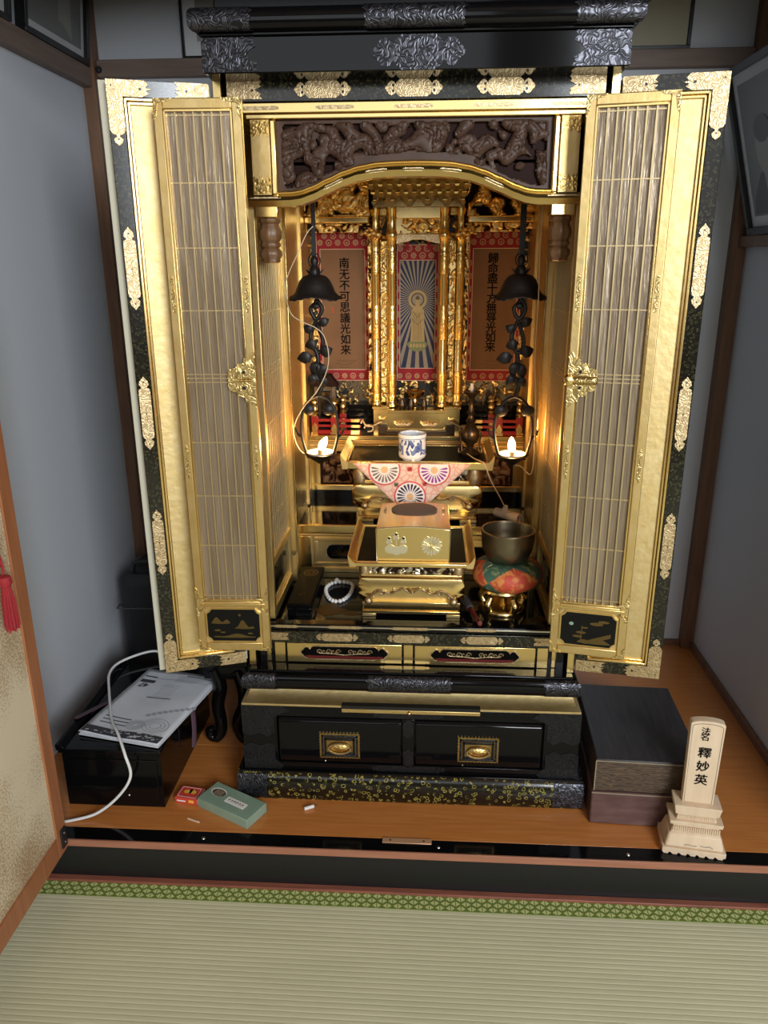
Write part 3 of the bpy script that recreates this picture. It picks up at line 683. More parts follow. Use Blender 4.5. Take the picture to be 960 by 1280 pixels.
# ---------------------------------------------------------------- doors
def outer_door(s, hinge, ang, extra):
    W, H = .153, 1.013; X = lambda u: s*u
    def B(m, u0, u1, y0, y1, z0, z1):
        a, b = sorted((X(u0), X(u1))); return m.box(a, b, y0, y1, z0, z1)
    m = MB(); ST = .024; 
    B(m, W-ST, W, 0, .018, 0, H); B(m, 0, ST*.8, 0, .018, 0, H); B(m, ST*.8, W-ST, 0, .018, H-ST, H); B(m, ST*.8, W-ST, 0, .018, 0, ST)
    d = m.build('outer_door', 'makie_fine', ALT, (hinge[0], hinge[1], .3055), (0,0,ang), bevel=.0008)
    m = MB(); B(m, ST*.8, W-ST, .008, .016, ST, H-ST); m.build('door_panel', 'gold_panel', d)
    m = MB(); q = .005
    for k in range(2):
        yy = .000+.004*k; e = q*k
        B(m, W-ST-e-q, W-ST-e, yy, .012, ST+e, H-ST-e); B(m, ST*.8+e, ST*.8+e+q, yy, .012, ST+e, H-ST-e); B(m, ST*.8+e, W-ST-e, yy, .012, H-ST-e-q, H-ST-e); B(m, ST*.8+e, W-ST-e, yy, .012, ST+e, ST+e+q)
    m.build('panel_moulding', 'gold_polish', d, bevel=.0012)
    m = MB(); B(m, -.004, W+extra, .0195, .040, -.004, H+.002); m.build('folded_leaf', 'door_edge_cream', d, bevel=.001)
    # long stile fittings
    for z0, z1 in ((1.108,.979), (.870,.743), (.633,.507)):
        fit(bar_fit(.019, z0-z1), 0, .0022, 'stile_fitting', 'gold_engraved', d, holes=[(0, (z0-z1)/2-.010, .0014), (0, -(z0-z1)/2+.010, .0014), (0,0,.0012)], loc=(X(W-ST/2), 0, (z0+z1)/2-.3055))
    # corner fittings: L plates with a finial down the stile and a notched end on the rail
    def corner(zc, zs, L):
        a = ST-.001; ex = .056
        P = [(0,0),(ex,0),(ex+.006,.006),(ex+.001,.010),(ex+.010,.012),(ex+.001,.014),(ex+.006,.018),(ex-.004,a),(a,a),(a,L-.022),(a*.86,L-.017),(a*.62,L-.015),(a*.58,L-.013),(a*.80,L-.009),(a*.72,L-.004),(a*.5,L),(a*.28,L-.004),(a*.20,L-.009),(a*.42,L-.013),(a*.38,L-.015),(a*.14,L-.017),(0,L-.022)]
        poly = [(X(W-.0005-u), zc+zs*v) for u, v in P]
        fit(poly, 0, .0022, 'corner_fitting', 'gold_engraved', d, holes=[(X(W-.050), zc+zs*.012, .0022), (X(W-.012), zc+zs*(L-.009), .0014), (X(W-.008), zc+zs*.008, .0012)])
    corner(H-.0005, -1, .092); corner(.0005, 1, .082)
    # hinge-side corner plates on the rails
    for zc, zs in ((H-.0005,-1), (.0005,1)):
        P = [(0,0),(.052,0),(.046,.006),(.051,.010),(.042,.012),(.051,.014),(.046,.018),(.055,.023),(0,.023)]
        fit([(X(u), zc+zs*v) for u, v in P], 0, .0022, 'corner_fitting', 'gold_engraved', d, holes=[(X(.034), zc+zs*.012, .0022)])
    return d
outer_door(-1, (-.321, .022), R(19.0), .012)
outer_door(1, (.318, .022), R(-9.5), .0)
BAR_V = MB().box(-.0012,.0012,-.0012,.0012,0,.800).mesh('bar', 'lattice_bar')
def latt(parent, mt_frame, X, W, H, lat0, lat1, st, hz, nv, sheet='gauze', pl=None):
    """lattice field between z lat0..lat1 on a leaf whose local x runs 0..W through X(u)"""
    def B(m, u0, u1, y0, y1, z0, z1):
        a, b = sorted((X(u0), X(u1))); return m.box(a, b, y0, y1, z0, z1)
    m = MB(); B(m, st-.002, W-st+.002, .007, .009, lat0-.002, lat1+.002); m.build('gauze_sheet', sheet, parent)
    for k in range(1, nv+1):
        u = st+(W-2*st)*k/(nv+1); o = put('lattice_bar', BAR_V, parent, (X(u), .0045, lat0)); o.scale = (1, 1, (lat1-lat0)/.8)
    hb = MB().box(-(W-2*st)/2, (W-2*st)/2, -.0009, .0009, -.0010, .0010).mesh('rail_bar', 'lattice_bar')
    for z in hz: put('lattice_rail', hb, parent, (X(W/2), .0062, z))
def shoji_door(s, hinge, ang):
    W, H = .133, .919; X = lambda u: s*u; st = .0145; Z0 = .368
    def B(m, u0, u1, y0, y1, z0, z1):
        a, b = sorted((X(u0), X(u1))); return m.box(a, b, y0, y1, z0, z1)
    la, lb_ = .467-Z0, 1.272-Z0
    m = MB(); B(m, 0, st, 0, .012, 0, H); B(m, W-st, W, 0, .012, 0, H); B(m, st, W-st, 0, .012, lb_, H); B(m, st, W-st, 0, .012, la-.012, la); B(m, st, W-st, 0, .012, 0, .016)
    d = m.build('shoji_door', 'gold_leaf', ALT, (hinge[0], hinge[1], Z0), (0,0,ang), bevel=.0014)
    m = MB(); e = .0035
    B(m, st, st+e, .0015, .010, la, lb_); B(m, W-st-e, W-st, .0015, .010, la, lb_); B(m, st, W-st, .0015, .010, lb_-e, lb_); B(m, st, W-st, .0015, .010, la, la+e)
    B(m, st*.5, W-st*.5, -.0015, .002, la-.009, la-.004)
    m.build('inner_bead', 'gold_polish', d, bevel=.0006)
    latt(d, 'gold', X, W, H, la+e, lb_-e, st+e, [z-Z0 for z in (1.264,1.17,1.075,.979,.8765,.8700,.8635,.761,.666,.574,.477)], 6)
    # lower painted panel
    pa, pb, za, zb = st+.004, W-st-.004, .020, la-.016
    c = .009; poly = [(pa+c,za),(pb-c,za),(pb-c*.6,za+c*.6),(pb,za+c),(pb,zb-c),(pb-c*.6,zb-c*.6),(pb-c,zb),(pa+c,zb),(pa+c*.6,zb-c*.6),(pa,zb-c),(pa,za+c),(pa+c*.6,za+c*.6)]
    m = MB(); B(m, st, W-st, .004, .011, .015, la-.012); m.build('panel_ground', 'gold_panel', d)
    m = MB().use('gold_polish').prism([(X(u), z) for u, z in [(pa+(pb-pa)/2+(u-(pa+(pb-pa)/2))*1.05, za+(zb-za)/2+(z-(za+(zb-za)/2))*1.07) for u, z in poly]], .0005, .005)
    m.build('panel_rim', None, d)
    pm = MB().use('black_lacquer').prism([(X(u), z) for u, z in poly], -.0001, .003)
    pn = pm.build('painted_panel', None, d)
    m = MB().use('makie_gold')
    cx = (pa+pb)/2; zc = (za+zb)/2
    def ridge(x0, x1, base, pk, seed, y):
        n = 16; top = []
        for i in range(n+1):
            t_ = i/n; h_ = math.sin(PI*t_)**.8*(.55+.45*math.sin(t_*9+seed))*pk+.0015; top.append((X(cx+x0+(x1-x0)*t_), zc+base+h_))
        bot = [(X(cx+x0+(x1-x0)*(1-i/6)), zc+base-.0012*math.sin(PI*i/6)) for i in range(7)]
        m.flat(top+bot, y)
    def pad(a, b, rx, rz, y): m.flat([(X(u), z) for u, z in ell(cx+a, zc+b, rx, rz, 14)], y)
    if s < 0:
        ridge(.006, .041, .004, .014, 1.0, -.0004); ridge(-.038, -.002, -.006, .016, 2.4, -.0004); ridge(-.040, .038, -.024, .006, 4.0, -.0004)
        for a, b, r in ((.030,-.010,.006),(.020,-.014,.005),(-.030,-.016,.005)): pad(a, b, r, r*.35, -.0005)
        pad(-.012, .021, .0026, .0026, -.0006)
    else:
        ridge(-.018, .040, -.026, .010, .6, -.0004)
        m.flat([(X(cx+a), zc+b) for a, b in ((-.012,-.026),(.010,-.016),(.040,-.004),(.040,-.012),(.016,-.022),(-.002,-.028))], -.00045)
        for a, b, r in ((-.012,-.006,.009),(-.006,.004,.006),(-.018,-.014,.009),(.014,.013,.012),(.026,.018,.010)): pad(a, b, r, r*.28, -.0005)
        m.flat([(X(cx-.013), zc-.026),(X(cx-.011), zc-.026),(X(cx-.010), zc+.008),(X(cx-.0115), zc+.008)], -.00045)
        m.use('incense_green').flat([(X(u), z) for u, z in ell(cx-.030, zc+.010, .004, .0035, 12)], -.0005)
    stuff(m.build('landscape_print', None, pn))
    # small corner and edge fittings
    def tri(u, z, du, dz, L=.022, w=.007):
        P = [(0,0),(L,0),(L*.8,w*.6),(w,w),(w*.6,L*.8),(0,L)]
        fit([(X(u+du*a), z+dz*b) for a, b in P], 0, .0012, 'leaf_fitting', 'gold_arab', d)
    for u, du in ((.0005,1), (W-.0005,-1)):
        tri(u, H-.0005, du, -1, .030); tri(u, .0005, du, 1); tri(u, la-.013, du, -1, .018); tri(u, la+.002, du, 1, .026)
    for u in (st/2, W-st/2):
        for zc_ in (1.005, .728): fit(bar_fit(.0062, .060), 0, .0012, 'leaf_fitting', 'gold_arab', d, loc=(X(u),0,zc_-Z0))
    # lock plate at the meeting stile
    zc = .868-Z0
    rad = [(0,.046),(.006,.045),(.011,.036),(.018,.036),(.020,.028),(.029,.027),(.033,.020),(.043,.018),(.047,.008),(.046,0)]
    poly = [(X(u), zc+z) for u, z in rad] + [(X(u), zc-z) for u, z in rad[-2::-1]]
    lk = fit(poly, 0, .0025, 'lock_plate', 'gold_arab', d, holes=[(X(.020), zc+.013, .0028), (X(.020), zc-.013, .0028)])
    if s > 0:
        MB().lathe([(.0005,-.001),(.006,0),(.007,.004),(.007,.046),(.005,.048)], 16, (0,-.008,zc), ax='X').build('bolt', 'gold_arab', lk, smooth=40)
        MB().lathe([(.0005,-.016),(.007,-.014),(.0095,-.008),(.009,-.003)], 18, (.002,-.004,zc), ax='Y').build('bolt_knob', 'gold_polish', lk, smooth=40)
    else: MB().lathe([(.0005,-.001),(.003,0),(.003,.024),(.0005,.025)], 10, (X(.030),-.003,zc), ax='X').build('bolt_slot', 'gold_carved', lk, smooth=40)
    return d
shoji_door(-1, (-.2555, -.046), R(2.0))
shoji_door(1, (.2575, -.022), R(-11.5))
# fixed lattice panels on the inner sides
def side_lattice(s):
    Z0, H, W, st = .381, .775, .208, .012
    d_loc = (s*.2665, .060, Z0); d_rot = (0, 0, R(90))
    X = (lambda u: u)
    m = MB(); la, lb_ = .125, H-.014
    sy = 1 if s > 0 else -1
    # local x runs into the altar (+Y), local y points to -X after rotation; front face looks to the centre
    def B(u0, u1, z0, z1, t0=0, t1=.012):
        a, b = sorted((sy*-t0, sy*-t1)); m.box(u0, u1, a, b, z0, z1)
    B(0, st, 0, H); B(W-st, W, 0, H); B(st, W-st, H-.014, H); B(st, W-st, la-.018, la); B(st, W-st, 0, .020)
    d = m.build('side_lattice', 'gold_leaf', ALT, d_loc, d_rot, bevel=.0014)
    a, b = sorted((sy*-.007, sy*-.009))
    MB().box(st-.001, W-st+.001, a, b, la-.001, lb_+.001).build('gauze_sheet', 'gauze', d)
    MB().box(st-.001, W-st+.001, a, b, .019, la-.017).build('dark_panel', 'black_lacquer', d)
    for k in range(1, 10): 
        o = put('lattice_bar', BAR_V, d, (st+(W-2*st)*k/10, sy*-.005, la)); o.scale = (1.2,1,(lb_-la)/.8)
    hb = MB().box(st, W-st, -.001, .001, -.001, .001).mesh('rail_bar', 'lattice_bar')
    for z in (1.06,.965,.868,.860,.852,.762,.668,.574): put('lattice_rail', hb, d, (0, sy*-.0058, z-Z0))
    return d
side_lattice(-1); side_lattice(1)

# ================================================================ ALTAR INTERIOR (parts of the altar)
IX = .262; FZ = .370
ib = bx('inner_floor', 'black_lacquer', ALT, -.2965, .2965, .066, .340, .3655, FZ)
def cloud(x, yv, w, d):
    MB().flat([(x-w*.5,yv-d*.1),(x-w*.2,yv-d*.5),(x+w*.25,yv-d*.35),(x+w*.5,yv-d*.05),(x+w*.2,yv+d*.1),(x+w*.05,yv+d*.5),(x-w*.25,yv+d*.3)], FZ+.0004, 'Z').build('painted_cloud', 'makie_gold', ib)
cloud(-.165,.135,.07,.07); cloud(-.118,.115,.05,.02); cloud(.118,.15,.05,.03); cloud(.26,.11,.05,.03)
for s in (-1, 1):
    a, b = sorted((s*.256, s*.284)); p = bx('pillar', 'gold_leaf', ALT, a, b, .270, .297, FZ, 1.285, .002)
    a, b = sorted((s*.2530, s*.2575)); bx('pillar_bead', 'gold_polish', p, a, b, .266, .274, FZ, 1.20, .001)
    a, b = sorted((s*.262, s*.272)); sw = bx('side_wall', 'gold_leaf', ALT, a, b, .297, .660, .36, 1.285)
    for y0 in (.47,): 
        a, b = sorted((s*.256, s*.264)); bx('wall_stile', 'gold_leaf', sw, a, b, y0, y0+.012, .49, 1.26, .001)
    MB().lathe([(.0004,.012),(.003,.010),(.0035,.004),(.0025,.002),(.004,0)], 12, (s*.262,.262,.437)).build('silver_stud', 'silver_trim', ALT, smooth=40)
bk = bx('back_wall', 'black_satin', ALT, -.27, .27, .655, .668, .36, 1.285)
openwork('back_carving', 'gold_leaf', ALT, -.262, .262, .652, 1.16, .654, .004, 85, .02, 1.7, 250, 240, thick=.0015)
# ---- second tier
m = MB().box(-IX, IX, .338, .655, FZ, .480)
t2 = m.build('second_tier', 'gold_leaf', ALT)
bx('tier_top', 'black_lacquer', t2, -IX, IX, .336, .655, .480, .487, .001)
bx('front_rail', 'gold_polish', t2, -IX, IX, .330, .345, .466, .4865, .002)
bx('front_bead', 'gold_leaf', t2, -IX, IX, .334, .345, .458, .464, .002)
bx('foot_rail', 'gold_leaf', t2, -IX, IX, .332, .345, FZ, .380, .001)
for x0, x1 in ((-.262,-.235), (-.092,-.068), (.068,.092), (.235,.262)): bx('stile', 'gold_polish', t2, x0, x1, .333, .345, .380, .458, .001)
for x0, x1 in ((-.228,-.099), (-.062,.062), (.099,.228)):
    xc = (x0+x1)/2
    m = MB().box(x0,x1,.333,.340,.386,.394).box(x0,x1,.333,.340,.446,.454).box(x0,x0+.008,.333,.340,.394,.446).box(x1-.008,x1,.333,.340,.394,.446)
    f = m.build('panel_frame', 'gold_leaf', t2, bevel=.001)
    MB().box(x0+.008,x1-.008,.336,.340,.394,.446).build('panel', 'gold_leaf', f)
    c = [(-.036,-.006),(-.030,-.015),(-.024,-.017),(.024,-.017),(.030,-.015),(.036,-.006),(.036,.006),(.030,.015),(.024,.017),(-.024,.017),(-.030,.015),(-.036,.006)]
    fit([(x*1.06, z*1.1) for x, z in c], .336, .001, 'medallion_rim', 'gold_engraved', f, loc=(xc,0,.420))
    fit(c, .3352, .001, 'medallion', 'black_lacquer', f, loc=(xc,0,.420))
    m = MB()
    for k in range(9): m.tube([(xc, .3338, .412), (xc+.024*math.cos(PI*k/8), .3335, .412+.018*math.sin(PI*k/8))], .0008, 5)
    stuff(m.build('medallion_fan', 'makie_gold', f))
# ---- third tier
m = MB().box(-IX, IX, .548, .655, .487, .640)
t3 = m.build('third_tier', 'gold_leaf', ALT)
bx('tier_edge', 'gold_polish', t3, -IX, IX, .528, .655, .638, .650, .002)
bx('edge_bead', 'gold_leaf', t3, -IX, IX, .538, .548, .626, .632, .002)
bx('top_rail', 'gold_leaf', t3, -IX, IX, .540, .550, .606, .620, .002)
bx('bottom_rail', 'gold_polish', t3, -IX, IX, .536, .550, .507, .523, .002)
bx('base_rail', 'black_lacquer', t3, -IX, IX, .538, .550, .487, .507)
for x0, x1 in ((-.262,-.238), (-.150,-.128), (.128,.150), (.238,.262)): bx('stile', 'gold_polish', t3, x0, x1, .538, .550, .523, .606, .001)
for k, (x0, x1) in enumerate(((-.238,-.150), (-.128,.128), (.150,.238))):
    bx('panel_ground', 'wood_back', t3, x0, x1, .545, .549, .523, .606)
    openwork('carved_panel', 'pendant_wood', t3, x0+.006, x1-.006, .527, .602, .545, .005, 55, -.05, 9.1+k, int((x1-x0)/.0022), 38, thick=.002)
# ---- dais in front of the shrine columns
da = MB().box(-.0665,.0665,.560,.64,.661,.706).build('dais', 'gold_polish', ALT, bevel=.001)
m = MB().box(-.070,.070,.542,.64,.703,.710).box(-.070,.070,.542,.64,.658,.664); m.build('dais_edge', 'gold_polish', da, bevel=.001)
bx('dais_foot', 'bronze', da, -.075, .075, .540, .64, .650, .659, .001)
for x in (-.032, .032):
    a, b = sorted((0, math.copysign(.0665, x))); holed_plate('pierced_board', 'gold_polish', da, a, b, .662, .705, x, .683, .024, .0135, .545, .5605)
    fit([(x+a, .683+b) for a, b in ((-.020,-.007),(-.012,-.011),(.012,-.011),(.020,-.007),(.012,-.004),(.007,-.009),(.003,-.003),(0,-.008),(-.004,-.003),(-.008,-.009),(-.013,-.004))], .5490, .003, 'flame_ornament', 'gold_engraved', da)
for s in (-1, 1):
    a, b = sorted((s*.0665, s*.105)); w = bx('dais_wing', 'gold_polish', ALT, a, b, .566, .64, .650, .714, .001)
    holed_plate('pierced_board', 'gold_polish', w, a, b, .650, .714, s*.084, .694, .010, .009, .555, .5665)
    a, b = sorted((s*.0725, s*.094)); bx('wing_block', 'bronze', w, a, b, .546, .556, .650, .674, .002)
    a, b = sorted((s*.0663, s*.108)); bx('wing_cap', 'gold_polish', w, a, b, .551, .64, .711, .717, .001)
bx('shrine_floor', 'black_lacquer', ALT, -.262, .262, .60, .655, .650, .713)
# ---- shrine columns
colm = MB().lathe([(.0005,0),(.0140,0),(.0145,.006),(.0118,.010),(.0112,.014),(.0120,.020),(.0112,.026),(.0106,.030),(.0106,.070),(.0114,.073),(.0106,.076),(.0104,.340),(.0114,.343),(.0104,.346),(.0104,.372),(.0135,.376),(.0140,.386),(.0112,.392),(.0104,.396),(.0104,.428),(.0125,.432),(.0135,.440),(.0005,.440)], 20).mesh('column', 'gold_polish')
slvs = [MB().lathe(p, 20).mesh('sleeve', 'gold_carved') for p in ([(.0108,.028),(.0113,.032),(.0113,.078),(.0108,.082)], [(.0106,.155),(.0112,.158),(.0112,.228),(.0106,.231)], [(.0106,.300),(.0111,.303),(.0111,.338),(.0106,.340)])]
for x in (-.1005, -.0615, .0605, .0985):
    yc = .585 if abs(x) < .08 else .597
    c = put('column', colm, ALT, (x, yc, .713), smooth=40); c.scale = (1,1,1.043); [put('sleeve', q, c, smooth=40) for q in slvs]
for s in (-1, 1):
    a, b = sorted((s*.0735, s*.088)); o = openwork('vine_strip', 'gold_carved', ALT, a, b, .722, 1.10, .592, .003, 75, -.10, 5+s, 10, 190, thick=.0015)
    bx('vine_ground', 'gold_leaf', ALT, a, b, .592, .596, .722, 1.10)
    a, b = sorted((s*.112, s*.119)); openwork('vine_strip', 'gold_leaf', ALT, a, b, .722, 1.13, .600, .003, 80, -.10, 8+s, 6, 190, thick=.0015)
    # carved beam ends projecting from the columns
    m = MB()
    for k, (dx, dz, r) in enumerate(((0,0,.009),(.010,.003,.008),(.020,.000,.007),(.029,.004,.0055),(.037,.001,.004),(.014,.010,.005),(.024,.009,.004),(.006,-.008,.005))): m.ball((s*(.094+dx), .580-.002*k, 1.113+dz), r, 8, 6, (1.2,1,.8))
    m.build('beam_end', 'gold_leaf', ALT, smooth=60)
    a, b = sorted((s*.0735, s*.089)); cb = bx('capital_block', 'gold_carved', ALT, a, b, .580, .600, 1.155, 1.170, .001)
    a, b = sorted((s*.112, s*.132)); bx('capital_block', 'gold_carved', ALT, a, b, .578, .600, 1.152, 1.168, .001)
# ---- head of the shrine
bx('head_beam', 'gold_polish', ALT, -.051, .0505, .578, .600, 1.148, 1.1725, .001)
m = MB(); xs2 = [-.051+.1015*i/24 for i in range(25)]
bx('transom_ground', 'gold_leaf', ALT, -.051, .0505, .590, .596, 1.112, 1.148)
openwork('transom_carving', 'gold_carved', ALT, -.051, .0505, 1.114, 1.148, .590, .006, 48, -.08, 2.2, 50, 18, thick=.002)
poly = [(-.051,1.112),(-.046,1.114),(.046,1.114),(.0505,1.112),(.0505,1.092),(.040,1.094),(.022,1.098),(.012,1.1015),(-.012,1.1015),(-.022,1.098),(-.040,1.094),(-.051,1.092)]
MB().prism(poly, .580, .598).build('rainbow_beam', 'gold_engraved', ALT, bevel=.001)
for s in (-1, 1):
    a, b = sorted((s*.113, s*.262)); sbm = bx('side_beam', 'gold_polish', ALT, a, b, .560, .590, 1.137, 1.152, .003)
    bx('side_ground', 'wood_back', ALT, a, b, .600, .604, 1.12, 1.27)
    openwork('cloud_carving', 'gold_leaf', ALT, a, b, 1.152, 1.27, .575, .014, 26, -.06, 12+s, 66, 54, thick=.003)
    openwork('under_carving', 'gold_leaf', ALT, a, b, 1.118, 1.137, .590, .004, 60, -.06, 15+s, 70, 12, thick=.002)
# bracket clusters: stepped rows of bearing blocks and arms
blk = MB().add([(-.0034,-.0034,0),(.0034,-.0034,0),(.0034,.0034,0),(-.0034,.0034,0),(-.0052,-.0052,.004),(.0052,-.0052,.004),(.0052,.0052,.004),(-.0052,.0052,.004),(-.0052,-.0052,.0085),(.0052,-.0052,.0085),(.0052,.0052,.0085),(-.0052,.0052,.0085)],
     [(3,2,1,0),(0,1,5,4),(1,2,6,5),(2,3,7,6),(3,0,4,7),(4,5,9,8),(5,6,10,9),(6,7,11,10),(7,4,8,11),(8,9,10,11)]).mesh('bracket_block', 'gold_polish')
arm = MB().prism([(-.0072,.0045),(-.006,.0012),(-.003,0),(.003,0),(.006,.0012),(.0072,.0045),(.0072,.0068),(-.0072,.0068)], -.003, .003).mesh('bracket_arm', 'gold_leaf')
shr = bx('bracket_core', 'gold_leaf', ALT, -.105, .105, .592, .64, 1.172, 1.262)
for r in range(5):
    z = 1.184+r*.0155; yy = .588-r*.010; n = 11 + (r % 2)
    half = .100+r*.004
    MB().box(-half-.006, half+.006, yy+.0005, .60, z+.0088, z+.0105).build('bracket_beam', 'gold_leaf', shr)
    for k in range(n):
        x = -half+2*half*k/(n-1); put('bracket_block', blk, shr, (x, yy, z))
        if k % 2 == r % 2: put('bracket_arm', arm, shr, (x, yy-.004, z-.0062))
for k in range(7):
    x = -.129+.043*k; fit([(x-.017,1.1725),(x+.017,1.1725),(x+.013,1.176),(x,1.194),(x-.013,1.176)], .576, .003, 'gable_plate', 'gold_polish', shr)
bx('bracket_cornice', 'gold_leaf', shr, -.125, .125, .530, .60, 1.262, 1.272, .001)
bx('bracket_cornice', 'gold_polish', shr, -.135, .135, .520, .60, 1.272, 1.284, .001)
# ---- red railings on the third tier
for s in (-1, 1):
    def post(x, yv, parent):
        p = bx('railing_post', 'red_lacquer', parent, x-.0085, x+.0085, yv-.0085, yv+.0085, .650, .694, .001)
        MB().lathe([(.0005,0),(.0092,0),(.0096,.005),(.0070,.008),(.0088,.012),(.0096,.018),(.0066,.025),(.0046,.028),(.0080,.032),(.0076,.037),(.0040,.041),(.0005,.045)], 16, (x, yv, .694)).build('finial', 'gold_polish', p, smooth=40)
        MB().box(x-.0094,x+.0094,yv-.0094,yv+.0094,.651,.657).prism([(x-.005,.656),(x+.005,.656),(x+.0075,.666),(x,.680),(x-.0075,.666)], yv-.0105, yv-.008).build('post_shoe', 'gold_polish', p)
        return p
    rl_ = thing('red_railing', 'low red lacquered railing with gold finials beside the ' + ('dark wooden tablet stand' if s < 0 else 'bronze candlestick'), 'railing')
    for x, yv in ((s*.249, .550), (s*.200, .541), (s*.184, .588)): post(x, yv, rl_)
    for z, r in ((.656,.0050), (.671,.0030), (.685,.0036)):
        a, b = sorted((s*.203, s*.135)); bx('rail', 'red_lacquer', rl_, a, b, .540-r, .540+r, z-r, z+r, .0008)
        a, b = sorted((s*.243, s*.203)); bx('rail', 'red_lacquer', rl_, a, b, .543-r, .543+r, z-r, z+r, .0008)
        a, b = sorted((s*.160, s*.138)); bx('rail_sleeve', 'gold_polish', rl_, a, b, .540-r-.0006, .540+r+.0006, z-r-.0006, z+r+.0006, .0008)
    m = MB()
    m.tube([(s*(.135-.010*t-.010*math.cos(t*1.1)*(1-t/8)+.010), .540, .678+.012*math.sin(t*1.3)*(1-t/9)) for t in [k*.35 for k in range(18)]], .0030, 6)
    m.tube([(s*(.116+.011*math.cos(t)), .540, .666+.008*math.sin(t)) for t in [k*.5 for k in range(11)]], .0028, 6)
    m.build('curl', 'gold_engraved', rl_, smooth=60)

# ================================================================ THINGS STANDING OR HANGING IN THE ALTAR
def crest(m, x, z, r, y, k=0, ax='Y'):
    """woven rosette: petals around a centre, or a ring"""
    if k % 2 == 0:
        for i in range(8):
            a = 2*PI*i/8; c, s_ = math.cos(a), math.sin(a); m.flat([(x+c*r*.35-s_*r*.16, z+s_*r*.35+c*r*.16), (x+c*r*.35+s_*r*.16, z+s_*r*.35-c*r*.16), (x+c*r*.8+s_*r*.27, z+s_*r*.8-c*r*.27), (x+c*r, z+s_*r), (x+c*r*.8-s_*r*.27, z+s_*r*.8+c*r*.27)], y, ax)
        m.flat(ell(x, z, r*.25, r*.25, 8), y, ax)
    else:
        o = ell(x, z, r, r, 16); i_ = ell(x, z, r*.66, r*.66, 16)
        for j in range(16): m.flat([o[j], o[(j+1) % 16], i_[(j+1) % 16], i_[j]], y, ax)
        m.flat(ell(x, z-r*.1, r*.36, r*.36, 6), y, ax)
def scroll(label, x, hw, z0, z1, ihw, iz0, iz1, yv, name='hanging_scroll'):
    t = thing(name, label, 'scroll', (x, yv, z0)); H = z1-z0
    m = MB().box(-hw, hw, -.0015, .0015, 0, H); mt = m.build('mounting', 'red_brocade', t)
    m = MB().use('crest_gold')
    sp = .0215; n = int(2*hw/sp)
    for row, zz in enumerate((H-.009, H-.0245)):
        for i in range(-n//2-1, n//2+2):
            cx = i*sp+(row % 2)*sp/2
            if abs(cx) < hw-.007: crest(m, cx, zz, .0078, -.0018, i+row)
    for i in range(-n//2-1, n//2+2):
        if abs(i*sp) < hw-.007: crest(m, i*sp, .012, .0075, -.0018, i)
    k = 0; zz = .035
    while zz < H-.05:
        for sx in (-1, 1): m.box(sx*(ihw+hw)/2-.0016, sx*(ihw+hw)/2+.0016, -.0018, -.0016, zz, zz+.014)
        zz += .03
    stuff(m.build('woven_crests', None, mt))
    e = .0014; m = MB()
    a, b = -ihw-e, ihw+e; c, d = iz0-z0-e, iz1-z0+e
    m.box(a,b,-.0022,-.0012,c,c+e).box(a,b,-.0022,-.0012,d-e,d).box(a,a+e,-.0022,-.0012,c,d).box(b-e,b,-.0022,-.0012,c,d)
    m.box(-hw,-hw+.0012,-.0022,.0018,0,H).box(hw-.0012,hw,-.0022,.0018,0,H).box(-hw,hw,-.0022,.0018,H-.0012,H).box(-hw,hw,-.0022,.0018,0,.0012)
    m.build('edge_tape', 'pale_edge', t)
    for sx in (-.5, .5): bx('hanging_ribbon', 'red_brocade', t, sx*hw-.004, sx*hw+.004, -.0028, -.0015, H-.012, H+.016)
    return t, -.0020
def silk(t, ihw, c, d, mt):
    return bx('picture_silk', mt, t, -ihw, ihw, -.0019, -.0010, c, d)
SY = .640
for x, chars, lab, zt in ((-.1835, '南无不可思議光如来', 'hanging scroll brushed with nine black characters on brown silk', 1.062), (.1850, '歸命盡十方無㝵光如来', 'hanging scroll brushed with ten black characters on brown silk', 1.072)):
    t, y_ = scroll(lab, x, .063, .768, 1.122, .0535, .796, 1.082, SY)
    sk = silk(t, .0535, .796-.768, 1.082-.768, 'scroll_silk')
    n = len(chars); size = .0262
    tx = text_mesh(chars, size, lead=(.232/n)/size*1.0, mt='ink', thick=.0006)
    put('brushed_text', tx, t, ((.004 if x < 0 else -.006), -.0022, zt-.768))
    m = MB()
    for k in range(5): m.tube([(-.020+k*.010, -.0021, .052), (-.016+k*.010, -.0021, .046), (-.010+k*.010, -.0021, .052)], .0006, 4)
    m.tube([(-.022,-.0021,.044),(0,-.0021,.038),(.022,-.0021,.044)], .0006, 4); m.tube([(-.015,-.0021,.035),(0,-.0021,.031),(.015,-.0021,.035)], .0006, 4)
    m.build('lotus_drawing', 'ink_faint', t)
    if x < 0: MB().box(-.030,-.023,-.0021,-.0019,.165,.180).build('red_seal', 'seal_red', t)
# centre scroll: standing figure with rays
t, y_ = scroll('central hanging scroll of a haloed standing figure with gold rays on blue', -.001, .0505, .768, 1.092, .0425, .800, 1.056, SY)
C0, C1 = .800-.768, 1.056-.768
sk = silk(t, .0425, C0, C1, 'deep_blue')
m = MB().use('ray_gold'); oz = .965-.768; hw = .0420
def clip(a):
    c, s_ = math.cos(a), math.sin(a); ts = []
    if abs(c) > 1e-6: ts.append(((hw if c > 0 else -hw))/c)
    if abs(s_) > 1e-6: ts.append(((C1-.0005-oz) if s_ > 0 else (C0+.0005-oz))/s_)
    r = min(q for q in ts if q > 0); return (c*r, oz+s_*r)
NR = 46
for i in range(NR):
    a = 2*PI*(i+.5)/NR; w = 2*PI/NR*.24
    m.flat([(0, oz), clip(a-w), clip(a+w)], -.0021)
m.build('rays', None, t)
m = MB()
for rr, mt, yy in ((.0225,'icon_gold',-.0023), (.0165,'icon_dark',-.0024), (.0130,'ray_gold',-.0025)): m.use(mt).flat(ell(0, oz, rr, rr, 36), yy)
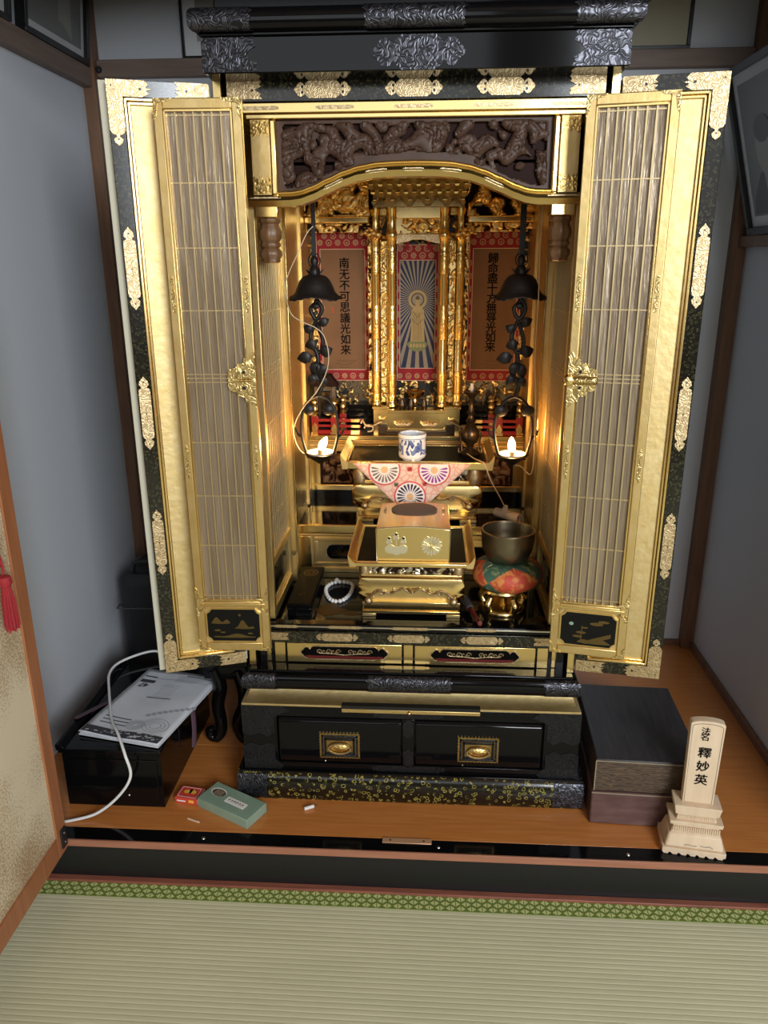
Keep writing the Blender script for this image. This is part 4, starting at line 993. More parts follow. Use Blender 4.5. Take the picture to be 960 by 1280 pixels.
m.build('halo', None, t)
m = MB().use('icon_gold')
m.flat([(-.0040,oz-.008),(.0040,oz-.008),(.0065,oz-.016),(.0150,oz-.024),(.0170,oz-.040),(.0160,oz-.065),(.0175,oz-.085),(.0185,oz-.100),(-.0175,oz-.100),(-.0165,oz-.085),(-.0150,oz-.065),(-.0165,oz-.040),(-.0140,oz-.024),(-.0060,oz-.016)], -.0027)
m.flat(ell(0, oz-.002, .0052, .0066, 18), -.0028)
m.use('icon_dark').flat(ell(0, oz+.0035, .0052, .0040, 16), -.0029).flat(ell(0, oz+.0078, .0026, .0022, 12), -.0029)
for k in range(5): m.tube([(-.012+.004*k,-.0029,oz-.030),(-.010+.0045*k,-.0029,oz-.06),(-.011+.005*k,-.0029,oz-.098)], .0004, 4)
m.tube([(-.012,-.0029,oz-.026),(0,-.0029,oz-.042),(.010,-.0029,oz-.030)], .0005, 4); m.tube([(-.014,-.0029,oz-.045),(0,-.0029,oz-.060),(.014,-.0029,oz-.045)], .0005, 4)
m.use('icon_green').flat([(-.026,oz-.106),(-.020,oz-.100),(.020,oz-.100),(.026,oz-.106),(.020,oz-.118),(.008,oz-.124),(-.008,oz-.124),(-.020,oz-.118)], -.0026)
m.use('icon_gold')
for k in range(5): m.flat(ell(-.016+.008*k, oz-.110, .0034, .0052, 12), -.00275)
m.build('standing_figure', None, t)

# ---- hanging lamps
def lamp(label, x, yv, sgn, tilt):
    t = thing('hanging_lamp', label, 'lamp', (x, yv, .6737), 0, 'hanging lamps in the altar')
    z = lambda q: q-.6737
    bx('strap', 'black_iron', t, -.004 if sgn < 0 else -.0055, .004 if sgn < 0 else .0055, -.001, .001, z(1.058), z(1.284), .0004)
    m = MB(); m.tube([(sgn*.0+.011*math.cos(a), 0, z(1.056)+.013*math.sin(a)) for a in [R(-60+k*15) for k in range(21)]], .0012, 5); m.build('wire_loop', 'black_iron', t, smooth=60)
    m = MB().lathe([(.0005,z(1.066)),(.006,z(1.062)),(.008,z(1.054)),(.005,z(1.046)),(.009,z(1.042)),(.011,z(1.036)),(.010,z(1.030)),(.0005,z(1.030))], 16)
    for k in range(6):
        a = k*PI/3; m.add([(.006*math.cos(a-.4),.006*math.sin(a-.4),z(1.034)),(.006*math.cos(a+.4),.006*math.sin(a+.4),z(1.034)),(.019*math.cos(a),.019*math.sin(a),z(1.042)),(.010*math.cos(a),.010*math.sin(a),z(1.029))],[(0,1,2),(0,2,3),(1,3,2),(0,3,1)])
    m.build('crown_knob', 'black_iron', t, smooth=40)
    n = 48; prof = [(.004,1.0310),(.014,1.0302),(.023,1.0265),(.030,1.019),(.0350,1.008),(.0395,.9985),(.0455,.9925),(.0525,.9905)]
    vs = []; fs = []
    for i in range(n):
        a = 2*PI*i/n
        for j, (r, zz) in enumerate(prof):
            k = j/(len(prof)-1); f = 1-.07*k**3*math.cos(4*a)
            vs.append((r*f*math.cos(a), r*f*math.sin(a), z(zz)-.006*k**4*(.5-.5*math.cos(4*a))+.0009*k*math.cos(24*a)))
    M = len(prof)
    for i in range(n):
        for j in range(M-1): fs.append((i*M+j, ((i+1) % n)*M+j, ((i+1) % n)*M+j+1, i*M+j+1))
    o = MB().add(vs, fs).build('lamp_canopy', 'black_iron', t, smooth=60); so = o.modifiers.new('solid','SOLIDIFY'); so.thickness = .0014
    # twisting vine stem with leaves
    m = MB()
    stem = curve_pts([(0,0,z(1.03)),(.002,0,z(.985)),(-.010,0,z(.967)),(.0,0,z(.948)),(.012,0,z(.966)),(.003,0,z(.984))], 8); m.tube(stem, .0040, 7)
    m.tube(curve_pts([(0,0,z(.948)),(-.005,.002,z(.935)),(-.012,0,z(.915)),(-.006,0,z(.892)),(.006,0,z(.885)),(.012,0,z(.905)),(.006,.002,z(.928)),(.002,0,z(.940))], 8), .0040, 7)
    m.tube(curve_pts([(-.004,0,z(.892)),(.002,0,z(.87)),(-.006,0,z(.845)),(.006,0,z(.82)),(0,0,z(.80))], 8), .0046, 7)
    m.build('vine_stem', 'black_iron', t, smooth=60)
    def leaf(px, pz, ang, L, W, name='leaf'):
        c, s_ = math.cos(ang), math.sin(ang); P = [(0,0,0),(.25,.45,-.12),(.55,.5,-.10),(.8,.3,-.04),(1,0,.06),(.8,-.3,-.04),(.55,-.5,-.10),(.25,-.45,-.12),(.5,0,.08)]
        V = [(px+(u*L*c-w*W*s_), -.004+q*L, pz+(u*L*s_+w*W*c)) for u, w, q in P]
        o = MB().add(V, [(0,1,8),(1,2,8),(2,3,8),(3,4,8),(4,5,8),(5,6,8),(6,7,8),(7,0,8)]).build(name, 'black_iron', t, smooth=60); so = o.modifiers.new('s','SOLIDIFY'); so.thickness = .0014
    for px, pz, a, L, W in ((.004,.938,R(25),.018,.012),(-.006,.925,R(150),.016,.012),(.002,.905,R(200),.020,.014),(.006,.883,R(20),.020,.016),(-.008,.878,R(190),.024,.016),(0,.868,R(250),.022,.014),(.004,.866,R(290),.024,.014),(-.003,.842,R(230),.018,.012),(.004,.838,R(310),.018,.012),(.0,.966,R(90),.010,.010)): leaf(px, z(pz), a, L*1.35, W*1.5)
    # ring arms that carry the dish
    m = MB()
    for s in (-1, 1):
        m.tube(curve_pts([(0,0,z(.80)),(s*.016,.003,z(.792)),(s*.030,.004,z(.775)),(s*.037,.003,z(.745)),(s*.036,0,z(.715)),(s*.030,-.002,z(.69)),(s*.024,-.002,z(.672))], 7), [.0030]*7*6+[.0030], 7)
        m.tube(curve_pts([(s*.030,.004,z(.775)),(s*.022,0,z(.762)),(s*.014,0,z(.772)),(s*.018,0,z(.784))], 6), .0022, 6)
        m.tube(curve_pts([(s*.036,0,z(.715)),(s*.045,0,z(.722)),(s*.050,0,z(.735))], 6), [.0026]*6+[.0020]*6+[.0005], 6)
    m.build('ring_arms', 'black_iron', t, smooth=60)
    for s in (-1, 1):
        MB().lathe([(.0004,-.004),(.008,-.003),(.0115,0),(.010,.002),(.0004,.001)], 18, (s*.028*(1 if sgn > 0 else .7), -.006, z(.772)), ax='Y').build('disc_leaf', 'black_iron', t, smooth=50)
    MB().lathe([(.0005,-.014),(.006,-.013),(.010,-.009),(.020,-.003),(.030,.005),(.0345,.0085),(.0330,.0090),(.028,.0055),(.018,.001),(.0005,-.001)], 32, (0,0,0)).build('dish', 'bronze', t, smooth=50)
    MB().lathe([(.0005,.0005),(.018,.0015),(.026,.0065),(.0275,.0100),(.0255,.0090),(.017,.0040),(.0005,.0030)], 32, (0,0,.001)).build('oil_cup', 'dish_white', t, smooth=50)
    MB().lathe([(.0004,0),(.0050,0),(.0050,.011),(.0004,.012)], 12, (0,0,.004)).build('bulb_socket', 'black_iron', t, smooth=40)
    MB().lathe([(.0004,0),(.0050,.002),(.0072,.009),(.0074,.014),(.0058,.021),(.0028,.027),(.0004,.030)], 16).build('bulb', 'bulb_glow', t, (0,0,.015), (0, tilt, 0), smooth=60)
    return t
lamp('black hanging lamp with lit bulb before the nine character scroll', -.1904, .215, -1, R(28))
lamp('black hanging lamp with lit bulb before the ten character scroll', .1991, .215, 1, R(-6))
# lamp wires
def wire(label, pts, r=.0010, mt='cord_pale'):
    o = MB().tube(curve_pts(pts, 8), r, 7).build('lamp_wire', mt, smooth=60); tag(o, label, 'wire', 'wires of the hanging lamps'); return o
wire('pale thin wire looping around the lamp before the nine character scroll', [(-.1905,.2143,1.117),(-.2025,.210,1.104),(-.220,.208,1.070),(-.2440,.207,1.021),(-.2450,.207,.987),(-.236,.206,.957),(-.2095,.204,.941),(-.191,.203,.933),(-.175,.203,.918),(-.1665,.203,.884),(-.171,.203,.850),(-.191,.203,.811),(-.220,.204,.777),(-.2395,.206,.742),(-.2405,.206,.713),(-.231,.207,.690),(-.2205,.210,.6803)])
wire('pale wire hanging straight beside the lamp before the ten character scroll', [(.2300,.172,1.284),(.2285,.170,1.19),(.2275,.169,1.145),(.2260,.168,1.08),(.2275,.162,.985),(.2270,.163,.888),(.2325,.165,.812),(.2360,.168,.735),(.2370,.172,.678),(.2340,.190,.648),(.2180,.212,.658),(.2050,.215,.6605)])

# ---- carved gold stands
def gold_stand(name, label, x, y0, y1, z0, zt, hw, fr, top_over, inlay='black_inlay', carved='silver_trim'):
    t = thing(name, label, 'table', (x, y0, z0)); D = y1-y0; h = zt-z0; b1, a1, w1 = [f*h for f in fr]
    q = hw*.93
    # base: stepped plates on feet
    m = MB().box(-q,q,.006,D-.005,b1*.74,b1).box(-q*.97,q*.97,.010,D-.010,b1*.40,b1*.74).box(-q*1.0,q*1.0,.006,D-.005,b1*.20,b1*.40)
    bs = m.build('base', 'gold_polish', t, bevel=.001)
    for sx in (-1, 1):
        for yy in (.006, D-.024): 
            a, b = sorted((sx*q, sx*q*.72)); MB().prism([(a,0),(b,0),(b,b1*.20),(a,b1*.20)] if sx > 0 else [(a,0),(b,0),(b,b1*.20),(a,b1*.20)], yy, yy+.018).build('foot', 'gold_leaf', bs, bevel=.001)
    # cabriole apron: four pierced boards
    def apron(W):
        k = a1-b1; P = []
        out = [(W*.90,a1),(W*.97,a1-k*.10),(W*1.0,a1-k*.30),(W*.99,a1-k*.58),(W*.93,a1-k*.82),(W*.86,a1-k*.98),(W*.80,b1),(W*.74,b1+k*.05),(W*.76,b1+k*.22),(W*.70,b1+k*.40),(W*.60,b1+k*.52),(W*.50,b1+k*.50),(W*.42,b1+k*.40),(W*.30,b1+k*.48),(W*.14,b1+k*.60),(W*.05,b1+k*.48),(0,b1+k*.44)]
        return out + [(-a, b) for a, b in out[-2::-1]]
    an = bulged('apron', 'gold_polish', t, apron(hw), .005, b1, a1, .006)
    bulged('apron', 'gold_polish', t, apron(D/2), .005, b1, a1, .006, (-hw+.004, D/2, 0), (0,0,R(-90)))
    bulged('apron', 'gold_polish', t, apron(D/2), .005, b1, a1, .006, (hw-.004, D/2, 0), (0,0,R(90)))
    bulged('apron', 'gold_polish', t, apron(hw), .005, b1, a1, .006, (0, D, 0), (0,0,PI))
    k = a1-b1
    m = MB()
    for s in (-1, 1):
        m.tube(curve_pts([(s*hw*.76,-.0058,b1+k*.10),(s*hw*.79,-.0058,b1+k*.25),(s*hw*.70,-.0058,b1+k*.42),(s*hw*.60,-.0058,b1+k*.54),(s*hw*.50,-.0058,b1+k*.50),(s*hw*.53,-.0058,b1+k*.40),(s*hw*.58,-.0058,b1+k*.44)], 6), .0026, 6)
        m.tube(curve_pts([(s*hw*.50,-.0058,b1+k*.53),(s*hw*.40,-.0058,b1+k*.42),(s*hw*.30,-.0058,b1+k*.50),(s*hw*.34,-.0058,b1+k*.60),(s*hw*.26,-.0058,b1+k*.54),(s*hw*.14,-.0058,b1+k*.62),(s*hw*.03,-.0058,b1+k*.47),(0,-.0058,b1+k*.62)], 6), .0022, 6)
        m.ball((s*hw*.80,-.005,b1+k*.12), .0085, 10, 6, (1,.8,1)); m.ball((s*hw*.70,-.005,b1+k*.30), .0028, 8, 5)
    stuff(m.build('scroll_trim', 'gold_engraved', an, smooth=60))
    bx('apron_back', 'gold_leaf', t, -hw*.86, hw*.86, .018, D-.018, b1, a1-.001)
    # waist with carved band, corner volutes
    ww = hw*.86
    bx('waist', 'wood_back', t, -ww, ww, .012, D-.012, a1, w1)
    openwork('waist_carving', carved, t, -ww, ww, a1+.001, w1-.001, .012, .004, 75, -.06, hw*50, int(2*ww/.0022), 12, thick=.0015)
    for s in (-1, 1):
        MB().lathe([(.0005,0),((w1-a1)*.42,.001),((w1-a1)*.50,(w1-a1)*.5),((w1-a1)*.42,w1-a1),(.0005,w1-a1)], 16, (s*(ww+.002), .012, a1)).build('volute', 'gold_engraved', t, smooth=50)
    bx('cornice', 'gold_leaf', t, -hw*.95, hw*.95, .002, D-.002, a1-.001, a1+(w1-a1)*.22, .002)
    # tray top: rim, inlay, flared ends
    tw = hw*top_over
    m = MB().box(-tw,tw,-.006,.006,w1,h).box(-tw,tw,D-.006,D+.006,w1,h).box(-tw,-tw+.012,.006,D-.006,w1,h).box(tw-.012,tw,.006,D-.006,w1,h)
    tp = m.build('tray_rim', 'gold_polish', t, bevel=.0016)
    bx('tray_inlay', inlay, t, -tw+.010, tw-.010, .004, D-.004, w1+.001, h-.003)
    for s in (-1, 1):
        P = [(s*(tw-.013),h-.001),(s*(tw-.009),h),(s*(tw-.003),h+.006),(s*(tw+.0015),h+.014),(s*(tw+.004),h+.0155),(s*(tw+.003),h+.004),(s*tw,w1),(s*(tw-.012),w1)]
        MB().prism(P, -.0072, D+.0072).build('flared_end', 'gold_leaf', tp, smooth=40)
    return t
gold_stand('offering_table', 'gold altar table with black inlaid top under the pink brocade cloth', .0055, .348, .518, .487, .632, .146, (.24,.64,.88), 1.14)
gold_stand('small_gold_stand', 'small carved gold stand on the altar floor carrying the gold box', .0, .098, .318, .370, .491, .106, (.27,.74,.93), 1.14)

# brocade cloth hanging over the table front
CX = -.006; CZ = .6300; hwc = .131; drop = .128
t = thing('brocade_cloth', 'pink brocade triangle cloth with chrysanthemum rosettes draped over gold table', 'cloth', (CX, .3365, CZ))
n = 28; vs = []; fs = []
for j in range(n+1):
    f = j/n; w = hwc*(1-f)
    for i in range(n+1):
        u = -1+2*i/n; vs.append((u*w, -.0012*math.sin(u*w*110)*f, -drop*f))
vs2 = [(-hwc, .0, .0), (hwc, 0, 0), (hwc*.96, .05, .0018), (-hwc*.96, .05, .0018)]
for j in range(n):
    for i in range(n): a = j*(n+1)+i; fs.append((a, a+1, a+n+2, a+n+1))
m = MB().add(vs, fs)
o = m.build('cloth_fall', 'cloth_pink', t, smooth=60); so = o.modifiers.new('s','SOLIDIFY'); so.thickness = .001; so.offset = 0
def rosette(cx, cz, r, dark, inside):
    m = MB(); y_ = -.0022
    def disc(mt, rr, y):
        m.use(mt)
        N = 40; pts = [(cx+rr*math.cos(2*PI*i/N), cz+rr*math.sin(2*PI*i/N)) for i in range(N)]
        # keep the part that lies on the cloth
        P = []
        for i in range(N):
            p, q = pts[i], pts[(i+1) % N]; ip, iq = inside(*p), inside(*q)
            if ip: P.append(p)
            if ip != iq:
                lo, hi = 0., 1.
                for _ in range(14):
                    mid = (lo+hi)/2; pm = (p[0]+(q[0]-p[0])*mid, p[1]+(q[1]-p[1])*mid)
                    if inside(*pm) == ip: lo = mid
                    else: hi = mid
                P.append((p[0]+(q[0]-p[0])*lo, p[1]+(q[1]-p[1])*lo))
        if len(P) > 2: m.flat(P, y)
    disc('cloth_red', r*1.10, y_); disc('cloth_white', r, y_-.0002)
    m.use(dark)
    for i in range(20):
        a = 2*PI*(i+.5)/20; c, s_ = math.cos(a), math.sin(a)
        pts = [(cx+c*r*.30, cz+s_*r*.30), (cx+c*r*.58-s_*r*.050, cz+s_*r*.58+c*r*.050), (cx+c*r*.84-s_*r*.080, cz+s_*r*.84+c*r*.075), (cx+c*r*.93, cz+s_*r*.93), (cx+c*r*.84+s_*r*.075, cz+s_*r*.84-c*r*.075), (cx+c*r*.58+s_*r*.050, cz+s_*r*.58-c*r*.050)]
        if all(inside(*p) for p in pts): m.flat(pts, y_-.0004)
    disc('cloth_gold', r*.24, y_-.0005)
    m.build('rosette', None, t)
ins = lambda x, z: z < -.001 and abs(x) < hwc*(1+z/drop)-.0015
rosette(-.060, -.014, .0325, 'cloth_grey', ins); rosette(.050, -.014, .0325, 'cloth_violet', ins); rosette(-.003, -.075, .0325, 'cloth_navy', ins)
m = MB()
for x, z, r, c in ((-.004,-.012,.0062,'cloth_red'), (.029,-.046,.0052,'cloth_red'), (-.034,-.048,.0052,'cloth_grey')):
    m.use(c)
    for k in range(4): m.flat(ell(x+r*.55*math.cos(k*PI/2+PI/4), z+r*.55*math.sin(k*PI/2+PI/4), r*.55, r*.55, 12), -.0022)
m.build('small_flowers', None, t)

# white and blue cup on the table
t = thing('porcelain_cup', 'white porcelain incense cup painted in cobalt blue on the table', 'cup', (-.006, .383, .629))
k = .96
MB().lathe([(.0005,0),(.022,0),(.0225,.003),(.027,.004),(.030,.007),(.0312,.012),(.0312,.052),(.0318,.0575),(.0312,.060),(.0275,.060),(.0268,.056),(.0268,.046),(.0005,.046)], 40).build('cup_body', 'porcelain', t, smooth=40)
MB().lathe([(.0005,.0475),(.0150,.048),(.0266,.047)], 30).build('ash', 'ash', t, smooth=60)
# painted landscape wraps the wall
vs = []; fs = []; NA, NZ = 150, 34
for i in range(NA+1):
    a = 2*PI*i/NA
    for j in range(NZ+1): zz = .010+.043*j/NZ; vs.append((.03145*math.cos(a), .03145*math.sin(a), zz))
for i in range(NA):
    for j in range(NZ):
        a = i*.21; zc = j/NZ; f = swirl(a*.35, zc*1.1, 1.6, 3.3); edge = (zc < .05 or zc > .95)
        if (f > -.06 and .10 < zc < .9) or (.925 < zc < .965): fs.append((i*(NZ+1)+j, (i+1)*(NZ+1)+j, (i+1)*(NZ+1)+j+1, i*(NZ+1)+j+1))
MB().add(vs, fs).build('blue_painting', 'cobalt', t, smooth=60)
for a in (-PI/2+.1, PI/6, 5*PI/6): MB().ball((.024*math.cos(a), .024*math.sin(a), .004), .0055, 10, 6, (1,1,.8)).build('foot', 'porcelain', t, smooth=60)

# gold box with crests
t = thing('gold_box', 'gold metal box engraved with paulownia and chrysanthemum crests on small stand', 'box', (.003, .1055, .4880))
P = [(-.0715,0),(.0715,0),(.0725,.070)] + [(.0725-.145*i/12, .070+.0050*math.sin(PI*i/12)) for i in range(1,12)] + [(-.0725,.070)]
MB().prism(P, 0, .165).build('box_body', 'brass_box', t, bevel=.0018, seg=3)
m = MB(); e = .0022
m.tube([(x, -.0003, z) for x, z in P], .0012, 6, True); m.build('front_edge', 'silver_etch', t, smooth=60)
lid = MB().lathe([(.0005,.0757),(.046,.0757),(.0475,.0752),(.0475,.0735)], 44, (0,.112,0), sy=.95).build('brown_disc', 'disc_brown', t, smooth=40)  # plain brown round disc laid on top of the box
m = MB()
for i in range(16):
    a = 2*PI*i/16; c, s_ = math.cos(a), math.sin(a); r = .021; cx, cz = .036, .036
    m.prism([(cx+c*r*.16, cz+s_*r*.16), (cx+c*r*.85-s_*r*.13, cz+s_*r*.85+c*r*.13), (cx+c*r, cz+s_*r), (cx+c*r*.85+s_*r*.13, cz+s_*r*.85-c*r*.13)], -.0012, .0002)
m.prism(ell(.036,.036,.0025,.0025,10), -.0014, .0002); m.build('chrysanthemum_crest', 'silver_etch', t)
m = MB(); cx, cz = -.033, .030
for a, r, q in ((R(200),.013,.011), (R(270),.012,.012), (R(340),.013,.011)):
    m.prism(ell(cx+math.cos(a)*.013, cz+math.sin(a)*.006, r*.80, r*.72, 18), -.001-.0003*abs(q), .0002)
for sx, hgt in ((-.014,.020), (0,.028), (.014,.020)):
    m.prism([(cx+sx-.001,cz+.004),(cx+sx+.001,cz+.004),(cx+sx+.001,cz+hgt),(cx+sx-.001,cz+hgt)], -.001, .0002)
    for k in range(3):
        zz = cz+hgt-.008+k*.0045; 
        for sg in (-1, 1): m.prism(ell(cx+sx+sg*.0030*(1.3-k*.35), zz, .0024, .0024, 8), -.0012, .0002)
    m.prism(ell(cx+sx, cz+hgt+.001, .0026, .003, 8), -.0012, .0002)
m.build('paulownia_crest', 'silver_etch', t)
m = MB()
for sx in (-1, 1):
    for i in range(11):
        a = PI*i/10; m.tube([(sx*.058, .112+.004*math.cos(a), .0735), (sx*(.058+.009*math.sin(a)*.6), .112+.022*math.cos(a), .0722)], .0006, 4)
stuff(m.build('lid_etching', 'silver_etch', t))

# bell, cushion, stand, striker
BX, BY = .1925, .158
t = thing('bell_stand', 'round polished gold stand under the red and green cushion', 'stand', (BX-.006, BY-.002, FZ))
MB().lathe([(.030,.0),(.046,0),(.0475,.004),(.045,.009),(.036,.012),(.030,.009)], 36).build('base_ring', 'gold_polish', t, smooth=50)
for k in range(5):
    a = 2*PI*k/5-PI/2+.5
    MB().tube(curve_pts([(.040*math.cos(a),.040*math.sin(a),.008),(.046*math.cos(a),.046*math.sin(a),.022),(.038*math.cos(a),.038*math.sin(a),.036),(.044*math.cos(a),.044*math.sin(a),.048)], 5), [.009-.0002*i for i in range(16)], 10).build('petal_leg', 'gold_polish', t, smooth=60)
MB().lathe([(.0005,.044),(.044,.044),(.048,.048),(.046,.052),(.0005,.052)], 36).build('top_ring', 'gold_polish', t, smooth=50)
t = thing('bell_cushion', 'puffy red and green brocade cushion under the bronze bowl bell', 'cushion', (BX+.002, BY, FZ+.050))
n = 180; base = [(.0005,.000),(.030,.0005),(.052,.004),(.066,.014),(.0725,.027),(.070,.041),(.060,.051),(.044,.056),(.0005,.053)]
prof = [(max(.0005, p.x), p.y) for p in curve_pts([(a, b, 0) for a, b in base], 5)]
m = MB(); M = len(prof); vs = []
for i in range(n):
    a = 2*PI*i/n; pf = 1-.035*abs(math.cos(3*a))**6
    for r, zz in prof: vs.append((r*pf*math.cos(a), r*pf*math.sin(a), zz))
m.v = vs; m.mats = ['cushion_red', 'cushion_green']
for i in range(n):
    for j in range(M-1):
        a = 2*PI*(i+.5)/n; seg = (a+PI/2-.15)/(2*PI)*4+.5; ph = abs((seg % 1)-.5)*2; q = j/(M-2)
        m.f.append((i*M+j, ((i+1) % n)*M+j, ((i+1) % n)*M+j+1, i*M+j+1))
        w = max(0, 1-abs(q-.52)/.36)**.7; m.mi.append(0 if ph < w*.97 else 1)
m.build('cushion_body', None, t, smooth=70)
m = MB()
for k in range(6):
    a = 2*PI*k/6-PI/2+.15; m.tube([(r*1.004*math.cos(a)*.966, r*1.004*math.sin(a)*.966, zz) for r, zz in prof[10:-5]], .0010, 5)
m.build('piping', 'cloth_gold', t, smooth=60)
t = thing('bowl_bell', 'dark bronze bowl bell resting on the brocade cushion', 'bell', (BX, BY, FZ+.1015))
MB().lathe([(.0005,0),(.018,.0005),(.033,.005),(.044,.016),(.0505,.032),(.0530,.050),(.0535,.066),(.0545,.0695),(.0540,.0715),(.0500,.0715),(.0490,.067),(.0480,.050),(.0450,.033),(.037,.018),(.022,.009),(.0005,.007)], 48).build('bell_body', 'bell_bronze', t, smooth=50)
t = thing('bell_striker', 'small bell striker with red turned handle lying beside the gold stand', 'striker', (.135, .045, .3875))
d = Vector((-.026, .125, -.004)); L = d.length; rot = d.to_track_quat('Z','Y').to_euler()
h = MB().lathe([(.0005,0),(.0048,.001),(.0055,.006),(.0040,.010),(.0058,.016),(.0055,.024),(.0036,.034),(.0050,.042),(.0046,.054),(.0060,.068),(.0050,.078),(.0005,.078)], 16).build('handle', 'striker_red', t, (0,0,0), rot, smooth=50)
MB().lathe([(.0005,.075),(.0068,.076),(.0080,.084),(.0082,.115),(.0070,.127),(.0005,.129)], 16).build('padded_head', 'striker_grip', t, (0,0,0), rot, smooth=50)

# prayer beads
t = thing('prayer_beads', 'loop of white prayer beads on the black altar floor', 'beads', (-.160, .215, FZ))
bd = MB().ball((0,0,0), .0046, 12, 8).mesh('bead', 'bead_white')
ctrl = [(0,-.052,.0046),(.014,-.046,.0046),(.025,-.020,.0046),(.029,.015,.0046),(.026,.040,.0046),(.006,.052,.0046),(-.016,.046,.0046),(-.028,.022,.0046),(-.026,-.008,.0046),(-.014,-.040,.0046)]
pts = curve_pts(ctrl, 20, True)
acc = 0; last = pts[0]; pos = [pts[0]]
for p in pts[1:]:
    acc += (p-last).length; last = p
    if acc >= .0091: pos.append(p.copy()); acc = 0
for p in pos[:-1] if (pos[-1]-pos[0]).length < .006 else pos: put('bead', bd, t, p, smooth=60)
MB().tube(pts, .0009, 5, True).build('string', 'cord_white', t)
MB().ball((-.010,.056,.006), .0058, 12, 8).build('parent_bead', 'bead_white', t, smooth=60)

# long black lacquer box on the altar floor
t = thing('lacquer_box', 'long flat black lacquer box with gold flower crest on altar floor', 'box', (-.226, .098, FZ))
bx('body', 'black_lacquer', t, -.0245, .0245, 0, .20, 0, .017, .001); bx('lid', 'black_inlay', t, -.0255, .0255, -.001, .201, .0165, .027, .002)
m = MB(); o = ell(0,.165,.0165,.020,30); i_ = ell(0,.165,.0125,.0155,30)
for j in range(30): m.flat([o[j], o[(j+1) % 30], i_[(j+1) % 30], i_[j]], .0273, 'Z')
for k in range(8):
    a = k*PI/4; m.flat(ell(.007*math.cos(a), .165+.009*math.sin(a), .0028, .0034, 10), .0273, 'Z')
m.flat(ell(-.004,.045,.003,.002,8), .0273, 'Z').flat(ell(.003,.052,.002,.0015,8), .0273, 'Z')
m.build('gold_crest', 'makie_gold', t)

# bronze candlestick
t = thing('candlestick', 'tall dark bronze candlestick with a stub of white candle', 'candlestick', (.1265, .440, .6285))
MB().lathe([(.0005,0),(.0235,0),(.0245,.004),(.020,.008),(.012,.012),(.008,.018),(.009,.022),(.018,.030),(.0215,.042),(.020,.056),(.012,.066),(.008,.072),(.012,.077),(.008,.081),(.006,.090),(.009,.096),(.006,.101),(.0055,.118),(.008,.124),(.006,.128),(.010,.136),(.019,.142),(.020,.145),(.005,.145),(.0005,.146)], 28).build('stem', 'bronze', t, smooth=45)
for s in (-1, 1):
    MB().tube(curve_pts([(s*.018,0,.060),(s*.024,0,.050),(s*.022,0,.030),(s*.019,-.002,.012),(s*.021,-.004,.004),(s*.0265,-.004,.006),(s*.0265,-.002,.014)], 6), .0024, 7).build('loop_handle', 'bronze', t, smooth=60)
MB().lathe([(.0005,.145),(.0042,.145),(.0040,.163),(.0005,.164)], 14).build('candle', 'white_card', t, smooth=40)
MB().tube([(0,0,.163),(.0008,0,.170)], .0006, 5).build('wick', 'ink', t)

# dark tablet stand behind the left lamp
t = thing('tablet_stand', 'dark brown wooden tablet stand with sloped roof behind the hanging lamp', 'stand', (-.2265, .566, .650))
MB().box(-.030,.030,0,.030,0,.012).box(-.025,.025,.004,.028,.012,.020).build('foot_block', 'wood_back', t, bevel=.001)
m = MB().box(-.026,-.017,.004,.026,.020,.115).box(.017,.026,.004,.026,.020,.115).box(-.017,.017,.018,.026,.020,.115); m.build('case', 'lid_side', t, bevel=.001)
MB().box(-.012,.012,.008,.014,.022,.100).build('tablet', 'black_lacquer', t, bevel=.001)
MB().prism([(-.034,.113),(.034,.113),(.031,.120),(.014,.142),(-.014,.142),(-.031,.120)], -.002, .032).build('roof', 'wood_back', t, bevel=.001)

# gold pedestal bowl and small dark vessels below the central scroll
t = thing('pedestal_bowl', 'small gold pedestal bowl below the central scroll', 'bowl', (-.006, .612, .713))
MB().lathe([(.0005,0),(.014,0),(.015,.003),(.008,.006),(.007,.014),(.015,.018),(.0245,.024),(.027,.033),(.0255,.034),(.021,.027),(.0005,.022)], 28).build('bowl_body', 'gold_polish', t, smooth=45)
vsl = None
for k, x in enumerate((-.036, -.014, .018)):
    v = thing('small_vase', ('small round bellied dark vase at the foot of a gold column', 'small dark vase directly in front of the gold pedestal bowl', 'small slender dark vase beside the gold pedestal bowl')[k], 'vase', (x, .570+.004*k, .709), 0, 'small dark vases on the dais')
    MB().lathe([(.0005,0),(.006,0),(.0085,.006),(.009-.001*k,.014),(.005,.020),(.006,.025),(.0005,.025)], 18).build('vase_body', 'bronze', v, smooth=45)
    MB().lathe([(.0062,.024),(.0075,.026),(.006,.027)], 16).build('vase_lip', 'silver_trim', v, smooth=45)

# pale in-line cord switch lying on the second tier
t = thing('cord_switch', 'pale cylindrical cord connector lying beside the gold table', 'connector', (.212, .385, .4985))
d = Vector((.052, -.042, -.003)); rot = d.to_track_quat('Z','Y').to_euler()
MB().lathe([(.0005,-.032),(.0095,-.031),(.0105,-.020),(.0105,.016),(.0115,.020),(.0115,.034),(.0075,.0345),(.0072,.028),(.0005,.027)], 20).build('barrel', 'ivory_plastic', t, (0,0,0), rot, smooth=45)
MB().lathe([(.0005,.0275),(.0073,.028)], 16).build('socket_hole', 'ink', t, (0,0,0), rot)
MB().lathe([(.0005,0),(.006,.001),(.0075,.010),(.004,.020),(.0005,.021)], 14).build('branch', 'ivory_plastic', t, (-.006,-.002,.004), (0,R(10),0), smooth=45)
wire('pale wire running from the table edge down to the cord connector', [(.118,.424,.634),(.133,.375,.6335),(.146,.345,.6345),(.154,.334,.630),(.168,.333,.596),(.190,.345,.555),(.200,.355,.535),(.206,.370,.520)], .0013)

